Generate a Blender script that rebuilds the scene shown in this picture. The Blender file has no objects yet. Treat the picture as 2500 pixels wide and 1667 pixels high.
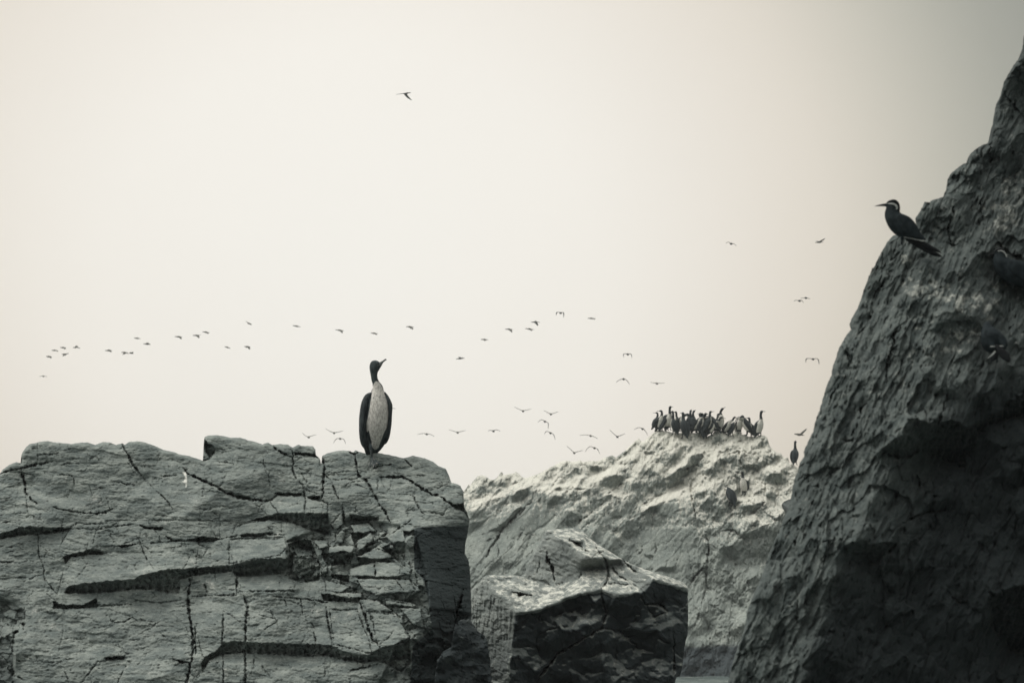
import bpy, math, random
import numpy as np
from mathutils import Vector, Matrix

# ------------------------------------------------------------------ camera, sky, sun, exposure
F = 7089.0            # focal length in pixels of the 2500-wide photograph
CX, CY, HOR = 1250.0, 833.5, 1490.0
PITCH = math.atan((HOR - CY) / F)
CAMZ = 2.0
sc = bpy.context.scene
COL = sc.collection
cd = bpy.data.cameras.new("camera"); cam = bpy.data.objects.new("camera", cd); COL.objects.link(cam)
cam.location = (0, 0, CAMZ); cam.rotation_euler = (math.pi/2 + PITCH, 0, 0)
cd.sensor_width = 36; cd.sensor_fit = 'HORIZONTAL'; cd.lens = 36 * F / 2500
cd.clip_start = 0.5; cd.clip_end = 20000
cd.dof.use_dof = True; cd.dof.focus_distance = 31.0; cd.dof.aperture_fstop = 8.0
sc.camera = cam
sc.view_settings.view_transform = 'Standard'; sc.view_settings.look = 'None'
sc.view_settings.exposure = 0.0; sc.view_settings.gamma = 1.0

FWD = Vector((0, math.cos(PITCH), math.sin(PITCH)))
UPV = Vector((0, -math.sin(PITCH), math.cos(PITCH)))
def P(px, py, d):
    """point seen at photo pixel (px, py), d metres along the view axis"""
    return Vector((0, 0, CAMZ)) + FWD*d + Vector((1, 0, 0))*((px-CX)/F*d) + UPV*(-(py-CY)/F*d)
def Pn(px, py, d):
    a = (px-CX)/F*d; b = -(py-CY)/F*d
    return np.stack([a, FWD.y*d + UPV.y*b, CAMZ + FWD.z*d + UPV.z*b], -1)

SUN_EL, SUN_AZ = math.radians(58), math.radians(-92)     # azimuth from +Y (into the picture) towards +X
sunv = Vector((math.sin(SUN_AZ)*math.cos(SUN_EL), math.cos(SUN_AZ)*math.cos(SUN_EL), math.sin(SUN_EL)))
ld = bpy.data.lights.new("sun", 'SUN'); lo = bpy.data.objects.new("sun", ld); COL.objects.link(lo)
ld.energy = 1.35; ld.angle = math.radians(16); ld.color = (1.0, 0.96, 0.88)
lo.rotation_euler = sunv.to_track_quat('Z', 'Y').to_euler(); lo.location = sunv*60

w = bpy.data.worlds.new("World"); sc.world = w; w.use_nodes = True
nt = w.node_tree; nt.nodes.clear()
def N(t, kind, **kw):
    n = t.nodes.new(kind)
    for k, v in kw.items():
        if k == 'ins':
            for a, b in v.items(): n.inputs[a].default_value = b
        else: setattr(n, k, v)
    return n
def L(t, a, b): t.links.new(a, b)
out = N(nt, 'ShaderNodeOutputWorld'); bgA = N(nt, 'ShaderNodeBackground'); bgB = N(nt, 'ShaderNodeBackground'); add = N(nt, 'ShaderNodeAddShader')
sky = N(nt, 'ShaderNodeTexSky'); sky.sky_type = 'NISHITA'; sky.sun_disc = False
sky.sun_elevation = SUN_EL; sky.sun_rotation = SUN_AZ; sky.dust_density = 6; sky.air_density = 1; sky.ozone_density = 0.5
hs = N(nt, 'ShaderNodeHueSaturation', ins={'Saturation': 0.12}); L(nt, sky.outputs[0], hs.inputs['Color']); L(nt, hs.outputs[0], bgA.inputs['Color'])
bgA.inputs['Strength'].default_value = 0.05
tc = N(nt, 'ShaderNodeTexCoord'); nrm = N(nt, 'ShaderNodeVectorMath', operation='NORMALIZE'); L(nt, tc.outputs['Generated'], nrm.inputs[0])
d0 = (P(860, 720, 10) - Vector((0, 0, CAMZ))).normalized()
dd = N(nt, 'ShaderNodeVectorMath', operation='DISTANCE'); L(nt, nrm.outputs[0], dd.inputs[0]); dd.inputs[1].default_value = d0
ramp = N(nt, 'ShaderNodeValToRGB'); cr = ramp.color_ramp; cr.interpolation = 'B_SPLINE'
SKYR = [(0.0, (.825, .80, .738)), (.085, (.81, .772, .70)), (.125, (.73, .68, .60)), (.165, (.64, .575, .48)), (.20, (.42, .395, .315)), (.235, (.20, .20, .15)), (.28, (.10, .105, .08)), (1.0, (.08, .085, .07))]
cr.elements[0].position = 0; cr.elements[0].color = (*SKYR[0][1], 1); cr.elements[1].position = 1; cr.elements[1].color = (*SKYR[-1][1], 1)
for p, c in SKYR[1:-1]:
    e = cr.elements.new(p); e.color = (*c, 1)
L(nt, dd.outputs['Value'], ramp.inputs['Fac'])
# unseen brightening overhead and to the left, added for top and side light
sep = N(nt, 'ShaderNodeSeparateXYZ'); L(nt, nrm.outputs[0], sep.inputs[0])
zen = N(nt, 'ShaderNodeMapRange', interpolation_type='SMOOTHSTEP', ins={'From Min': 0.25, 'From Max': 0.9, 'To Min': 0.0, 'To Max': 1.5}); L(nt, sep.outputs['Z'], zen.inputs['Value'])
lef = N(nt, 'ShaderNodeMapRange', interpolation_type='SMOOTHSTEP', ins={'From Min': -0.2, 'From Max': -0.8, 'To Min': 0.0, 'To Max': 0.7}); L(nt, sep.outputs['X'], lef.inputs['Value'])
up = N(nt, 'ShaderNodeMapRange', ins={'From Min': -0.02, 'From Max': 0.05}); L(nt, sep.outputs['Z'], up.inputs['Value'])
lm = N(nt, 'ShaderNodeMath', operation='MULTIPLY'); L(nt, lef.outputs[0], lm.inputs[0]); L(nt, up.outputs[0], lm.inputs[1])
sm = N(nt, 'ShaderNodeMath', operation='ADD'); L(nt, zen.outputs[0], sm.inputs[0]); L(nt, lm.outputs[0], sm.inputs[1])
vs = N(nt, 'ShaderNodeVectorMath', operation='SCALE'); vs.inputs[0].default_value = (.80, .80, .76); L(nt, sm.outputs[0], vs.inputs['Scale'])
va = N(nt, 'ShaderNodeVectorMath', operation='ADD'); L(nt, ramp.outputs['Color'], va.inputs[0]); L(nt, vs.outputs[0], va.inputs[1])
cn = N(nt, 'ShaderNodeTexNoise', ins={'Scale': 3.0, 'Detail': 4.0}); L(nt, nrm.outputs[0], cn.inputs['Vector'])
cm_ = N(nt, 'ShaderNodeMapRange', ins={'From Min': .3, 'From Max': .7, 'To Min': .975, 'To Max': 1.02}); L(nt, cn.outputs['Fac'], cm_.inputs['Value'])
vc = N(nt, 'ShaderNodeVectorMath', operation='SCALE'); L(nt, va.outputs[0], vc.inputs[0]); L(nt, cm_.outputs[0], vc.inputs['Scale'])
L(nt, vc.outputs[0], bgB.inputs['Color']); bgB.inputs['Strength'].default_value = 1.0
L(nt, bgA.outputs[0], add.inputs[0]); L(nt, bgB.outputs[0], add.inputs[1]); L(nt, add.outputs[0], out.inputs[0])

# ------------------------------------------------------------------ numpy tools
rng = np.random.RandomState(7)
def hash2(ix, iy, seed):
    h = (ix.astype(np.int64)*374761393 + iy.astype(np.int64)*668265263 + seed*1274126177) & 0xffffffff
    h = ((h ^ (h >> 13))*1274126177) & 0xffffffff
    h = (h ^ (h >> 16)) & 0xffffffff
    return h.astype(np.float64)/4294967296.0
def noise(x, y, seed=0):
    ix = np.floor(x); iy = np.floor(y); fx = x-ix; fy = y-iy
    ux = fx*fx*fx*(fx*(fx*6-15)+10); uy = fy*fy*fy*(fy*(fy*6-15)+10)
    def g(a, b):
        t = hash2(ix+a, iy+b, seed)*2*np.pi
        return np.cos(t)*(fx-a) + np.sin(t)*(fy-b)
    return 1.5*((g(0, 0)*(1-ux) + g(1, 0)*ux)*(1-uy) + (g(0, 1)*(1-ux) + g(1, 1)*ux)*uy)
def fbm(x, y, o=4, seed=0, g=0.5):
    r = 0; a = 1; s = 0
    for i in range(o):
        r = r + a*noise(x*2**i + 17.3*i, y*2**i - 9.1*i, seed+i); s += a; a *= g
    return r/s
def voro(x, y, seed=0, jit=0.95):
    ix = np.floor(x); iy = np.floor(y)
    F1 = np.full(x.shape, 9.0); F2 = np.full(x.shape, 9.0); A = np.zeros_like(x); B = np.zeros_like(x)
    for a in (-1, 0, 1):
        for b in (-1, 0, 1):
            cx = ix+a+.5+(hash2(ix+a, iy+b, seed)-.5)*jit; cy = iy+b+.5+(hash2(ix+a, iy+b, seed+55)-.5)*jit
            d = np.hypot(x-cx, y-cy); m = d < F1
            F2 = np.where(m, F1, np.minimum(F2, d))
            A = np.where(m, hash2(ix+a, iy+b, seed+101)*2-1, A); B = np.where(m, hash2(ix+a, iy+b, seed+202)*2-1, B)
            F1 = np.where(m, d, F1)
    return F1, F2, A, B
def rot(x, y, deg):
    c = math.cos(math.radians(deg)); s = math.sin(math.radians(deg))
    return x*c + y*s, -x*s + y*c
def inpoly(x, y, poly):
    r = np.zeros(x.shape, bool); n = len(poly)
    for i in range(n):
        x1, y1 = poly[i]; x2, y2 = poly[(i+1) % n]
        if y1 == y2: continue
        r ^= ((y1 > y) != (y2 > y)) & (x < (x2-x1)*(y-y1)/(y2-y1)+x1)
    return r
def polydist(x, y, pts):
    d = np.full(x.shape, 1e9)
    for (x1, y1), (x2, y2) in zip(pts[:-1], pts[1:]):
        dx, dy = x2-x1, y2-y1; l2 = dx*dx+dy*dy+1e-9
        t = np.clip(((x-x1)*dx+(y-y1)*dy)/l2, 0, 1)
        d = np.minimum(d, np.hypot(x-x1-t*dx, y-y1-t*dy))
    return d
def blur(a, n):
    for _ in range(n):
        a = (np.roll(a, 1, 0)+2*a+np.roll(a, -1, 0))/4; a = (np.roll(a, 1, 1)+2*a+np.roll(a, -1, 1))/4
    return a
def gblur(a, sig):
    h, w_ = a.shape; p = int(sig*3); b_ = np.pad(a, p, mode='edge')
    fx = np.fft.rfftfreq(b_.shape[1]); fy = np.fft.fftfreq(b_.shape[0])
    g_ = np.exp(-2*(np.pi*sig)**2*(fx[None]**2+fy[:, None]**2))
    return np.fft.irfft2(np.fft.rfft2(b_)*g_, s=b_.shape)[p:p+h, p:p+w_]
def smooth(e0, e1, x):
    t = np.clip((x-e0)/(e1-e0), 0, 1); return t*t*(3-2*t)
def poisson(p, q, length):
    """depth (pixels) whose slopes come closest to p (right) and q (down); length = how far (px) it may drift"""
    pad = 120
    p = np.pad(p, pad); q = np.pad(q, pad)
    h, w_ = p.shape; fx = np.fft.fftfreq(w_)*2*np.pi; fy = np.fft.fftfreq(h)*2*np.pi
    FX, FY = np.meshgrid(fx, fy)
    num = -1j*FX*np.fft.fft2(p) - 1j*FY*np.fft.fft2(q)
    den = FX**2+FY**2+(1.0/length)**2
    return np.real(np.fft.ifft2(num/den))[pad:-pad, pad:-pad]

class Tr:      # zoomed-view coordinates -> photograph pixels
    def __init__(s, ox, oy, k): s.ox, s.oy, s.k = ox, oy, k
    def __call__(s, pts): return [(s.ox+a/s.k, s.oy+b/s.k) for a, b in pts]
R1 = Tr(0, 1050, 2.542); R2 = Tr(560, 1040, 2.5); R3 = Tr(1100, 1130, 2.92); R4 = Tr(1550, 960, 3.564)
A1 = Tr(1950, 60, 2.45); B1 = Tr(1850, 650, 2.851); C1 = Tr(1750, 1100, 2.765)

class Relief:
    """depth map of a rock face over the photograph's pixels (x0..x1, y0..y1)"""
    def __init__(s, x0, y0, x1, y1, d0, uref, vref, gx, gz, warp=3.0, seed=1):
        s.x0, s.y0 = x0, y0; s.pm = d0/F
        s.u, s.v = np.meshgrid(np.arange(x0, x1, 1.0), np.arange(y0, y1, 1.0))
        s.base = lambda u, v: d0 + s.pm*(gx*(u-uref) + gz*(vref-v))
        s.gx, s.gz = gx, gz; s.p = np.full(s.u.shape, float(gx)); s.q = np.full(s.u.shape, -float(gz)); s.extra = np.zeros_like(s.u)
        s.wu = s.u + warp*fbm(s.u/14, s.v/14, 3, seed+31); s.wv = s.v + warp*fbm(s.u/14, s.v/14, 3, seed+47)
        s.cu = s.wu + 1.1*noise(s.u/4.3, s.v/4.3, seed+71); s.cv = s.wv + 1.1*noise(s.u/4.3, s.v/4.3, seed+73)
        s.cm = noise(s.u/11, s.v/11, seed+5)+.6*noise(s.u/4, s.v/4, seed+6)
        s.att = {}; s.seed = seed
    def _sl(s, pts, m):
        a = np.array(pts); h, w_ = s.u.shape
        i0 = int(max(0, a[:, 0].min()-m-s.x0)); i1 = int(min(w_, a[:, 0].max()+m-s.x0+1))
        j0 = int(max(0, a[:, 1].min()-m-s.y0)); j1 = int(min(h, a[:, 1].max()+m-s.y0+1))
        return slice(j0, j1), slice(i0, i1)
    def face(s, pts, right=None, upw=None, mode='set', cav=0.0):
        """polygon whose surface faces right (+) / left (-) and up (+) / down (-)"""
        sl = s._sl(pts, 6)
        if s.u[sl].size == 0: return
        m = inpoly(s.wu[sl], s.wv[sl], pts)
        if cav: s.extra[sl] = np.maximum(s.extra[sl], m*cav*s.pm*(1+.5*s.cm[sl]))
        if mode == 'set':
            if right is not None: s.p[sl] = np.where(m, right, s.p[sl])
            if upw is not None: s.q[sl] = np.where(m, -upw, s.q[sl])
        else:
            s.p[sl] += m*(right or 0); s.q[sl] -= m*(upw or 0)
    def crack(s, pts, wpx, deep=5.2):
        sl = s._sl(pts, wpx*4+8)
        if s.u[sl].size == 0: return
        d = polydist(s.cu[sl], s.cv[sl], pts); e = np.minimum(np.hypot(s.u[sl]-pts[0][0], s.v[sl]-pts[0][1]), np.hypot(s.u[sl]-pts[-1][0], s.v[sl]-pts[-1][1]))
        wv = wpx*np.clip(0.64+0.6*s.cm[sl], .22, 1.4)*(.35+.65*np.clip(e/(wpx*4), 0, 1))*0.5+0.30
        pr = np.clip(1-d/(wv*1.25), 0, 1)
        s.extra[sl] = np.maximum(s.extra[sl], np.clip(wv*2, 0, 99)*deep*s.pm*np.sqrt(pr)*min(1, .35+wpx*.13)+np.clip(1-d/(wpx*1.5+2), 0, 1)**1.5*wpx*.42*s.pm*np.clip(.6+s.cm[sl], 0, 1.5))
    def facets(s, sx, sy, ang, amp, seed, edge=0.0, mask=1.0, warp=0.35, off=0.0):
        x, y = rot(s.u, s.v, ang); x = x/sx; y = y/sy
        x = x + warp*fbm(x*1.3, y*1.3, 3, seed+9); y = y + warp*fbm(x*1.3+5, y*1.3, 3, seed+19)
        f1, f2, a, b = voro(x, y, seed)
        s.p += a*amp*mask; s.q += b*amp*mask
        if off: s.extra += mask*off*s.pm*(np.abs(a)+.5*b)
        if edge: s.extra += mask*edge*s.pm*np.clip(1-(f2-f1)/0.09, 0, 1)
    def strata(s, period, ang, amp, wob, seed, mask=1.0, lip=.12, run=2.6):
        """broken layers: each leans out, then drops back under a sharp lip"""
        x, y = rot(s.u, s.v, ang)
        t = y/period+wob*fbm(x/(period*run), y/(period*1.5), 4, seed, .6); f = t-np.floor(t)
        w_ = np.clip(fbm(x/(period*run*.7), y/(period*.9), 3, seed+9)*2.6+.35, 0, 1)
        s.extra += mask*w_*amp*s.pm*np.where(f < lip, f/lip, 1-(f-lip)/(1-lip))
    def solve(s, length, sil=None, R=10.0):
        s.D = poisson(s.p-s.gx, s.q+s.gz, length)*s.pm + s.extra
        if sil is not None:
            d = np.clip(polydist(s.u, s.v, sil)/R, 0, 1)
            s.D += R*s.pm*1.6*(1-np.sqrt(np.clip(1-(1-d)**2, 0, 1)))
    def upface(s, sig=2.0):
        return -np.gradient(gblur(s.D, sig), axis=0)/s.pm+s.gz
    def samp(s, a, u, v):
        x = np.clip(u-s.x0, 0, a.shape[1]-1.001); y = np.clip(v-s.y0, 0, a.shape[0]-1.001)
        i = x.astype(int); j = y.astype(int); fx = x-i; fy = y-j
        return (a[j, i]*(1-fx)+a[j, i+1]*fx)*(1-fy)+(a[j+1, i]*(1-fx)+a[j+1, i+1]*fx)*fy
    def depth(s, u, v): return s.base(u, v)+s.samp(s.D, np.asarray(u, float), np.asarray(v, float))

def arc(pts, n, jit=0.0, seed=0):
    p = np.array(pts, float); sg = np.hypot(*np.diff(p, axis=0).T); t = np.concatenate([[0], np.cumsum(sg)])
    q = np.linspace(0, t[-1], n); r = np.stack([np.interp(q, t, p[:, 0]), np.interp(q, t, p[:, 1])], -1)
    if jit:
        e = np.minimum(1, np.minimum(q, t[-1]-q)/10)
        r[:, 0] += e*jit*fbm(q/9, q*0+3, 3, seed); r[:, 1] += e*jit*fbm(q/9, q*0+7, 3, seed+4)
    return r
def link(name, me, mat=None, parent=None, **props):
    o = bpy.data.objects.new(name, me); COL.objects.link(o)
    if mat and me: me.materials.clear(); me.materials.append(mat)
    if parent: o.parent = parent
    for k, v in props.items(): o[k] = v
    return o
def mesh_np(name, V, Q, T=None, attrs=None, smooth_=True):
    me = bpy.data.meshes.new(name); nq = len(Q); n3 = 0 if T is None else len(T)
    me.vertices.add(len(V)); me.vertices.foreach_set('co', np.asarray(V, np.float32).ravel())
    me.loops.add(nq*4+n3*3); me.polygons.add(nq+n3)
    li = np.asarray(Q, np.int32).ravel()
    if n3: li = np.concatenate([li, np.asarray(T, np.int32).ravel()])
    me.loops.foreach_set('vertex_index', li)
    st = np.concatenate([np.arange(nq)*4, nq*4+np.arange(n3)*3]).astype(np.int32)
    me.polygons.foreach_set('loop_start', st)
    me.polygons.foreach_set('use_smooth', np.full(nq+n3, smooth_))
    me.update(calc_edges=True); me.validate()
    for k, a in (attrs or {}).items():
        at = me.attributes.new(k, 'FLOAT', 'POINT'); at.data.foreach_set('value', np.asarray(a, np.float32))
    return me

def rock(name, rel, top, right, bottom, left, step, back, low, mat, jit=1.2, seed=3, zfloor=-0.6, **props):
    """Coons patch over the four traced edges pushed to the relief's depth, carried down to the sea and back to a closed solid"""
    la = lambda p: np.hypot(*np.diff(np.array(p, float), axis=0).T).sum()
    nu = int(max(la(top), la(bottom))/step)+2; nv = int(max(la(left), la(right))/step)+2
    T_, B_ = arc(top, nu, jit, seed), arc(bottom, nu); Lf, Rt = arc(left, nv, jit, seed+1), arc(right, nv, jit, seed+2)
    s = np.linspace(0, 1, nu)[None, :, None]; t = np.linspace(0, 1, nv)[:, None, None]
    G = (1-t)*T_[None]+t*B_[None]+(1-s)*Lf[:, None]+s*Rt[:, None]-((1-s)*(1-t)*T_[0]+s*(1-t)*T_[-1]+(1-s)*t*B_[0]+s*t*B_[-1])
    u, v = G[..., 0], G[..., 1]
    W = Pn(u, v, rel.depth(u, v))
    att = {k: rel.samp(a, u, v) for k, a in rel.att.items()}
    rows = [W]; last = W[-1]
    k = 70; zb = last[:, 2]
    ext = []; ys_ = last[:, 1].copy(); n_ = min(61, len(ys_)//2*2-1); ker = np.ones(n_)/n_
    ysm = np.convolve(np.pad(ys_, n_//2, mode='edge'), ker, mode='valid')
    for i in range(1, k+1):
        f = i/k; e = last.copy(); e[:, 2] = zb+(zfloor-zb)*f; e[:, 1] += (ysm-ys_)*min(1, f*3); e[:, 1] -= low*f*(zb.mean()-zfloor)
        e[:, 1] += 0.22*rel.pm/0.003*fbm(last[:, 0]*1.6, e[:, 2]*3.0, 5, seed+77, .6)*min(1, f*5)
        ext.append(e)
    W = np.concatenate([W, np.array(ext)], 0)
    att = {k2: np.concatenate([a, np.stack([a[-1]+(np.median(a[-1])-a[-1])*min(1, i*4/k) for i in range(k)])], 0) for k2, a in att.items()}
    H, Wd = W.shape[:2]; idx = np.arange(H*Wd).reshape(H, Wd)
    Q = np.stack([idx[:-1, :-1], idx[1:, :-1], idx[1:, 1:], idx[:-1, 1:]], -1).reshape(-1, 4)
    V = [W.reshape(-1, 3)]; AT = {k2: [a.ravel()] for k2, a in att.items()}
    loop = np.concatenate([idx[::-1, 0], idx[0, 1:], idx[1:, -1], idx[-1, -2:0:-1]])
    ring = loop; base = V[0][loop]; cen = np.array([base[:, 0].mean(), base[:, 1].mean(), base[:, 2].mean()]); n0 = H*Wd; Qs = [Q]
    fw = np.array([0, 1.0, 0.0])
    view = base-np.array([0, 0, CAMZ]); view /= np.linalg.norm(view, axis=1)[:, None]
    for j, (bk, inw) in enumerate(((.04, .003), (.12, .012), (.3, .04), (.6, .10), (1.0, .22))):
        q = base + view*(bk*back); q = q + (np.array([cen[0], 0, cen[2]])-q)*np.array([inw, 0, inw])
        q[:, 2] -= np.where(base[:, 2] > cen[2], bk*back*0.04, 0)
        q[:, 2] = np.where(base[:, 2] <= zfloor+1e-3, zfloor, q[:, 2])
        q += (bk*back*0.05)*np.stack([fbm(base[:, 0]*3, base[:, 2]*3+j, 3, seed+j), fbm(base[:, 0]*3+9, base[:, 2]*3+j, 3, seed+j+7), fbm(base[:, 0]*3, base[:, 2]*3+j+4, 3, seed+j+17)*0.5], -1)*(0 if j == 0 else 1)
        V.append(q); new = n0+np.arange(len(loop)); n0 += len(loop)
        Qs.append(np.stack([ring, np.roll(ring, -1), np.roll(new, -1), new], -1)); ring = new
        for k2 in AT: AT[k2].append(AT[k2][0][loop])
    V.append(np.mean(V[-1], axis=0)[None]); T3 = np.stack([ring, np.roll(ring, -1), np.full(len(ring), n0)], -1)
    for k2 in AT: AT[k2].append(np.array([0.3]))
    me = mesh_np(name, np.concatenate(V), np.concatenate(Qs), T3, {k2: np.concatenate(a) for k2, a in AT.items()})
    return link(name, me, mat, **props)

# ------------------------------------------------------------------ materials
def mat_new(name):
    m = bpy.data.materials.new(name); m.use_nodes = True; t = m.node_tree
    b = t.nodes['Principled BSDF']; return m, t, b
def mixc(t, fac, a, b, blend='MIX'):
    n = t.nodes.new('ShaderNodeMix'); n.data_type = 'RGBA'; n.blend_type = blend
    if isinstance(fac, (int, float)): n.inputs[0].default_value = fac
    else: L(t, fac, n.inputs[0])
    for k, c in ((6, a), (7, b)):
        if isinstance(c, tuple): n.inputs[k].default_value = (*c, 1)
        else: L(t, c, n.inputs[k])
    return n.outputs[2]
def ntex(t, scale, detail=5, rough=.6, stretch=(1, 1, 1), rotz=(0, 0, 0), dist=0.0):
    co = t.nodes.new('ShaderNodeTexCoord'); mp = t.nodes.new('ShaderNodeMapping'); L(t, co.outputs['Object'], mp.inputs[0])
    mp.inputs['Scale'].default_value = stretch; mp.inputs['Rotation'].default_value = rotz
    n = t.nodes.new('ShaderNodeTexNoise'); n.inputs['Scale'].default_value = scale; n.inputs['Detail'].default_value = detail
    n.inputs['Roughness'].default_value = rough; n.inputs['Distortion'].default_value = dist
    L(t, mp.outputs[0], n.inputs['Vector']); return n.outputs['Fac']
def mr(t, x, a, b, c=0, d=1):
    n = t.nodes.new('ShaderNodeMapRange'); n.interpolation_type = 'SMOOTHSTEP'
    for k, v in (('From Min', a), ('From Max', b), ('To Min', c), ('To Max', d)): n.inputs[k].default_value = v
    L(t, x, n.inputs['Value']); return n.outputs[0]
def attr(t, name):
    n = t.nodes.new('ShaderNodeAttribute'); n.attribute_name = name; return n.outputs['Fac']
def math_(t, op, a, b):
    n = t.nodes.new('ShaderNodeMath'); n.operation = op
    for k, c in ((0, a), (1, b)):
        if isinstance(c, (int, float)): n.inputs[k].default_value = c
        else: L(t, c, n.inputs[k])
    return n.outputs[0]
def rock_mat(name, base, lite, guano, wet_shade, sc_, st, rz, bump=0.6, bd=0.01, streak=(6, 6, .8), rough=.92):
    m, t, b = mat_new(name)
    n1 = ntex(t, sc_, 8, .68, st, rz); n2 = ntex(t, sc_*6, 6, .7, st, rz); n3 = ntex(t, sc_*.25, 4, .5)
    c = mixc(t, mr(t, n1, .36, .66), base, lite)
    c = mixc(t, mr(t, n2, .35, .7, 0, .55), c, tuple(x*.62 for x in base))
    c = mixc(t, mr(t, n3, .35, .65, 0, .35), c, tuple(x*.75 for x in base))
    sp = ntex(t, sc_*14, 3, .6); c = mixc(t, mr(t, sp, .60, .72, 0, .5), c, tuple(min(1, x*1.5) for x in lite))
    g = attr(t, 'guano'); gs = ntex(t, streak[0], 7, .7, (streak[1]/6, streak[1]/6, streak[2]), rz if streak[2] == 1 else (0, 0, 0))
    g2 = mr(t, math_(t, 'ADD', g, math_(t, 'MULTIPLY', math_(t, 'SUBTRACT', gs, .5), 2.8)), .26, .95)
    c = mixc(t, g2, c, guano)
    d = attr(t, 'wet_shade'); c = mixc(t, mr(t, math_(t, 'ADD', d, math_(t, 'MULTIPLY', math_(t, 'SUBTRACT', n1, .5), .5)), .25, .75), c, wet_shade)  # wet rock, and shade painted on the outcrop's end and the cliff
    L(t, c, b.inputs['Base Color']); b.inputs['Roughness'].default_value = rough; b.inputs['Specular IOR Level'].default_value = .25
    bp = t.nodes.new('ShaderNodeBump'); bp.inputs['Strength'].default_value = bump; bp.inputs['Distance'].default_value = bd
    hgt = math_(t, 'ADD', n1, math_(t, 'MULTIPLY', n2, .45)); hgt = math_(t, 'ADD', hgt, math_(t, 'MULTIPLY', sp, .18))
    L(t, hgt, bp.inputs['Height']); L(t, bp.outputs[0], b.inputs['Normal'])
    return m
def plain(name, c1, c2=None, scale=30, rough=.8, stretch=(1, 1, 1), pale=None, bump=.3, bd=.004, spec=.08):
    m, t, b = mat_new(name); c2 = c2 or tuple(x*.6 for x in c1)
    n = ntex(t, scale, 4, .6, stretch); c = mixc(t, mr(t, n, .35, .65), c1, c2)
    if pale:
        n2 = ntex(t, scale*1.6, 4, .65, stretch); pc = mixc(t, mr(t, n2, .36, .66), pale, tuple(x*.5 for x in pale))
        c = mixc(t, mr(t, math_(t, 'ADD', attr(t, 'pale'), math_(t, 'MULTIPLY', math_(t, 'SUBTRACT', n, .5), 1.0)), .25, .75), c, pc)
    L(t, c, b.inputs['Base Color']); b.inputs['Roughness'].default_value = rough; b.inputs['Specular IOR Level'].default_value = spec
    bp = t.nodes.new('ShaderNodeBump'); bp.inputs['Strength'].default_value = bump; bp.inputs['Distance'].default_value = bd
    L(t, n, bp.inputs['Height']); L(t, bp.outputs[0], b.inputs['Normal']); return m

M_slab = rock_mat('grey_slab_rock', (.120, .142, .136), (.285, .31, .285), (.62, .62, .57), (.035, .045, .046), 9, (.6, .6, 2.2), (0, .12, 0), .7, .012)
M_mid = rock_mat('boulder_rock', (.145, .163, .155), (.27, .29, .27), (.55, .55, .49), (.022, .029, .031), 7, (1, 1, 1.3), (0, 0, 0), .8, .02, (13, 9, .2))
M_far = rock_mat('guano_rock', (.19, .215, .20), (.31, .335, .305), (.56, .55, .49), (.04, .05, .054), 1.6, (1, 1, .8), (0, .5, 0), 1.0, .10, (8, 9, .2))
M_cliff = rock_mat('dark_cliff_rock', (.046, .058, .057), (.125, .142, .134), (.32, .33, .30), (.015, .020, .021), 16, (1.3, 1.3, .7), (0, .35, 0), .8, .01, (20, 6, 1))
G1 = Tr(1130, 1120, 6.534); G2 = Tr(1430, 1040, 6.534); G3 = Tr(1430, 1260, 6.534)
G4 = Tr(1700, 1060, 4.613); G5 = Tr(980, 1440, 6.908); G6 = Tr(1620, 1380, 5.464)
def area(rel, polys, soft=4):
    a = np.zeros_like(rel.u)
    for p in polys:
        sl = rel._sl(p, 6)
        if rel.u[sl].size: a[sl] = np.maximum(a[sl], inpoly(rel.wu[sl], rel.wv[sl], p))
    return blur(a, soft)

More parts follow.
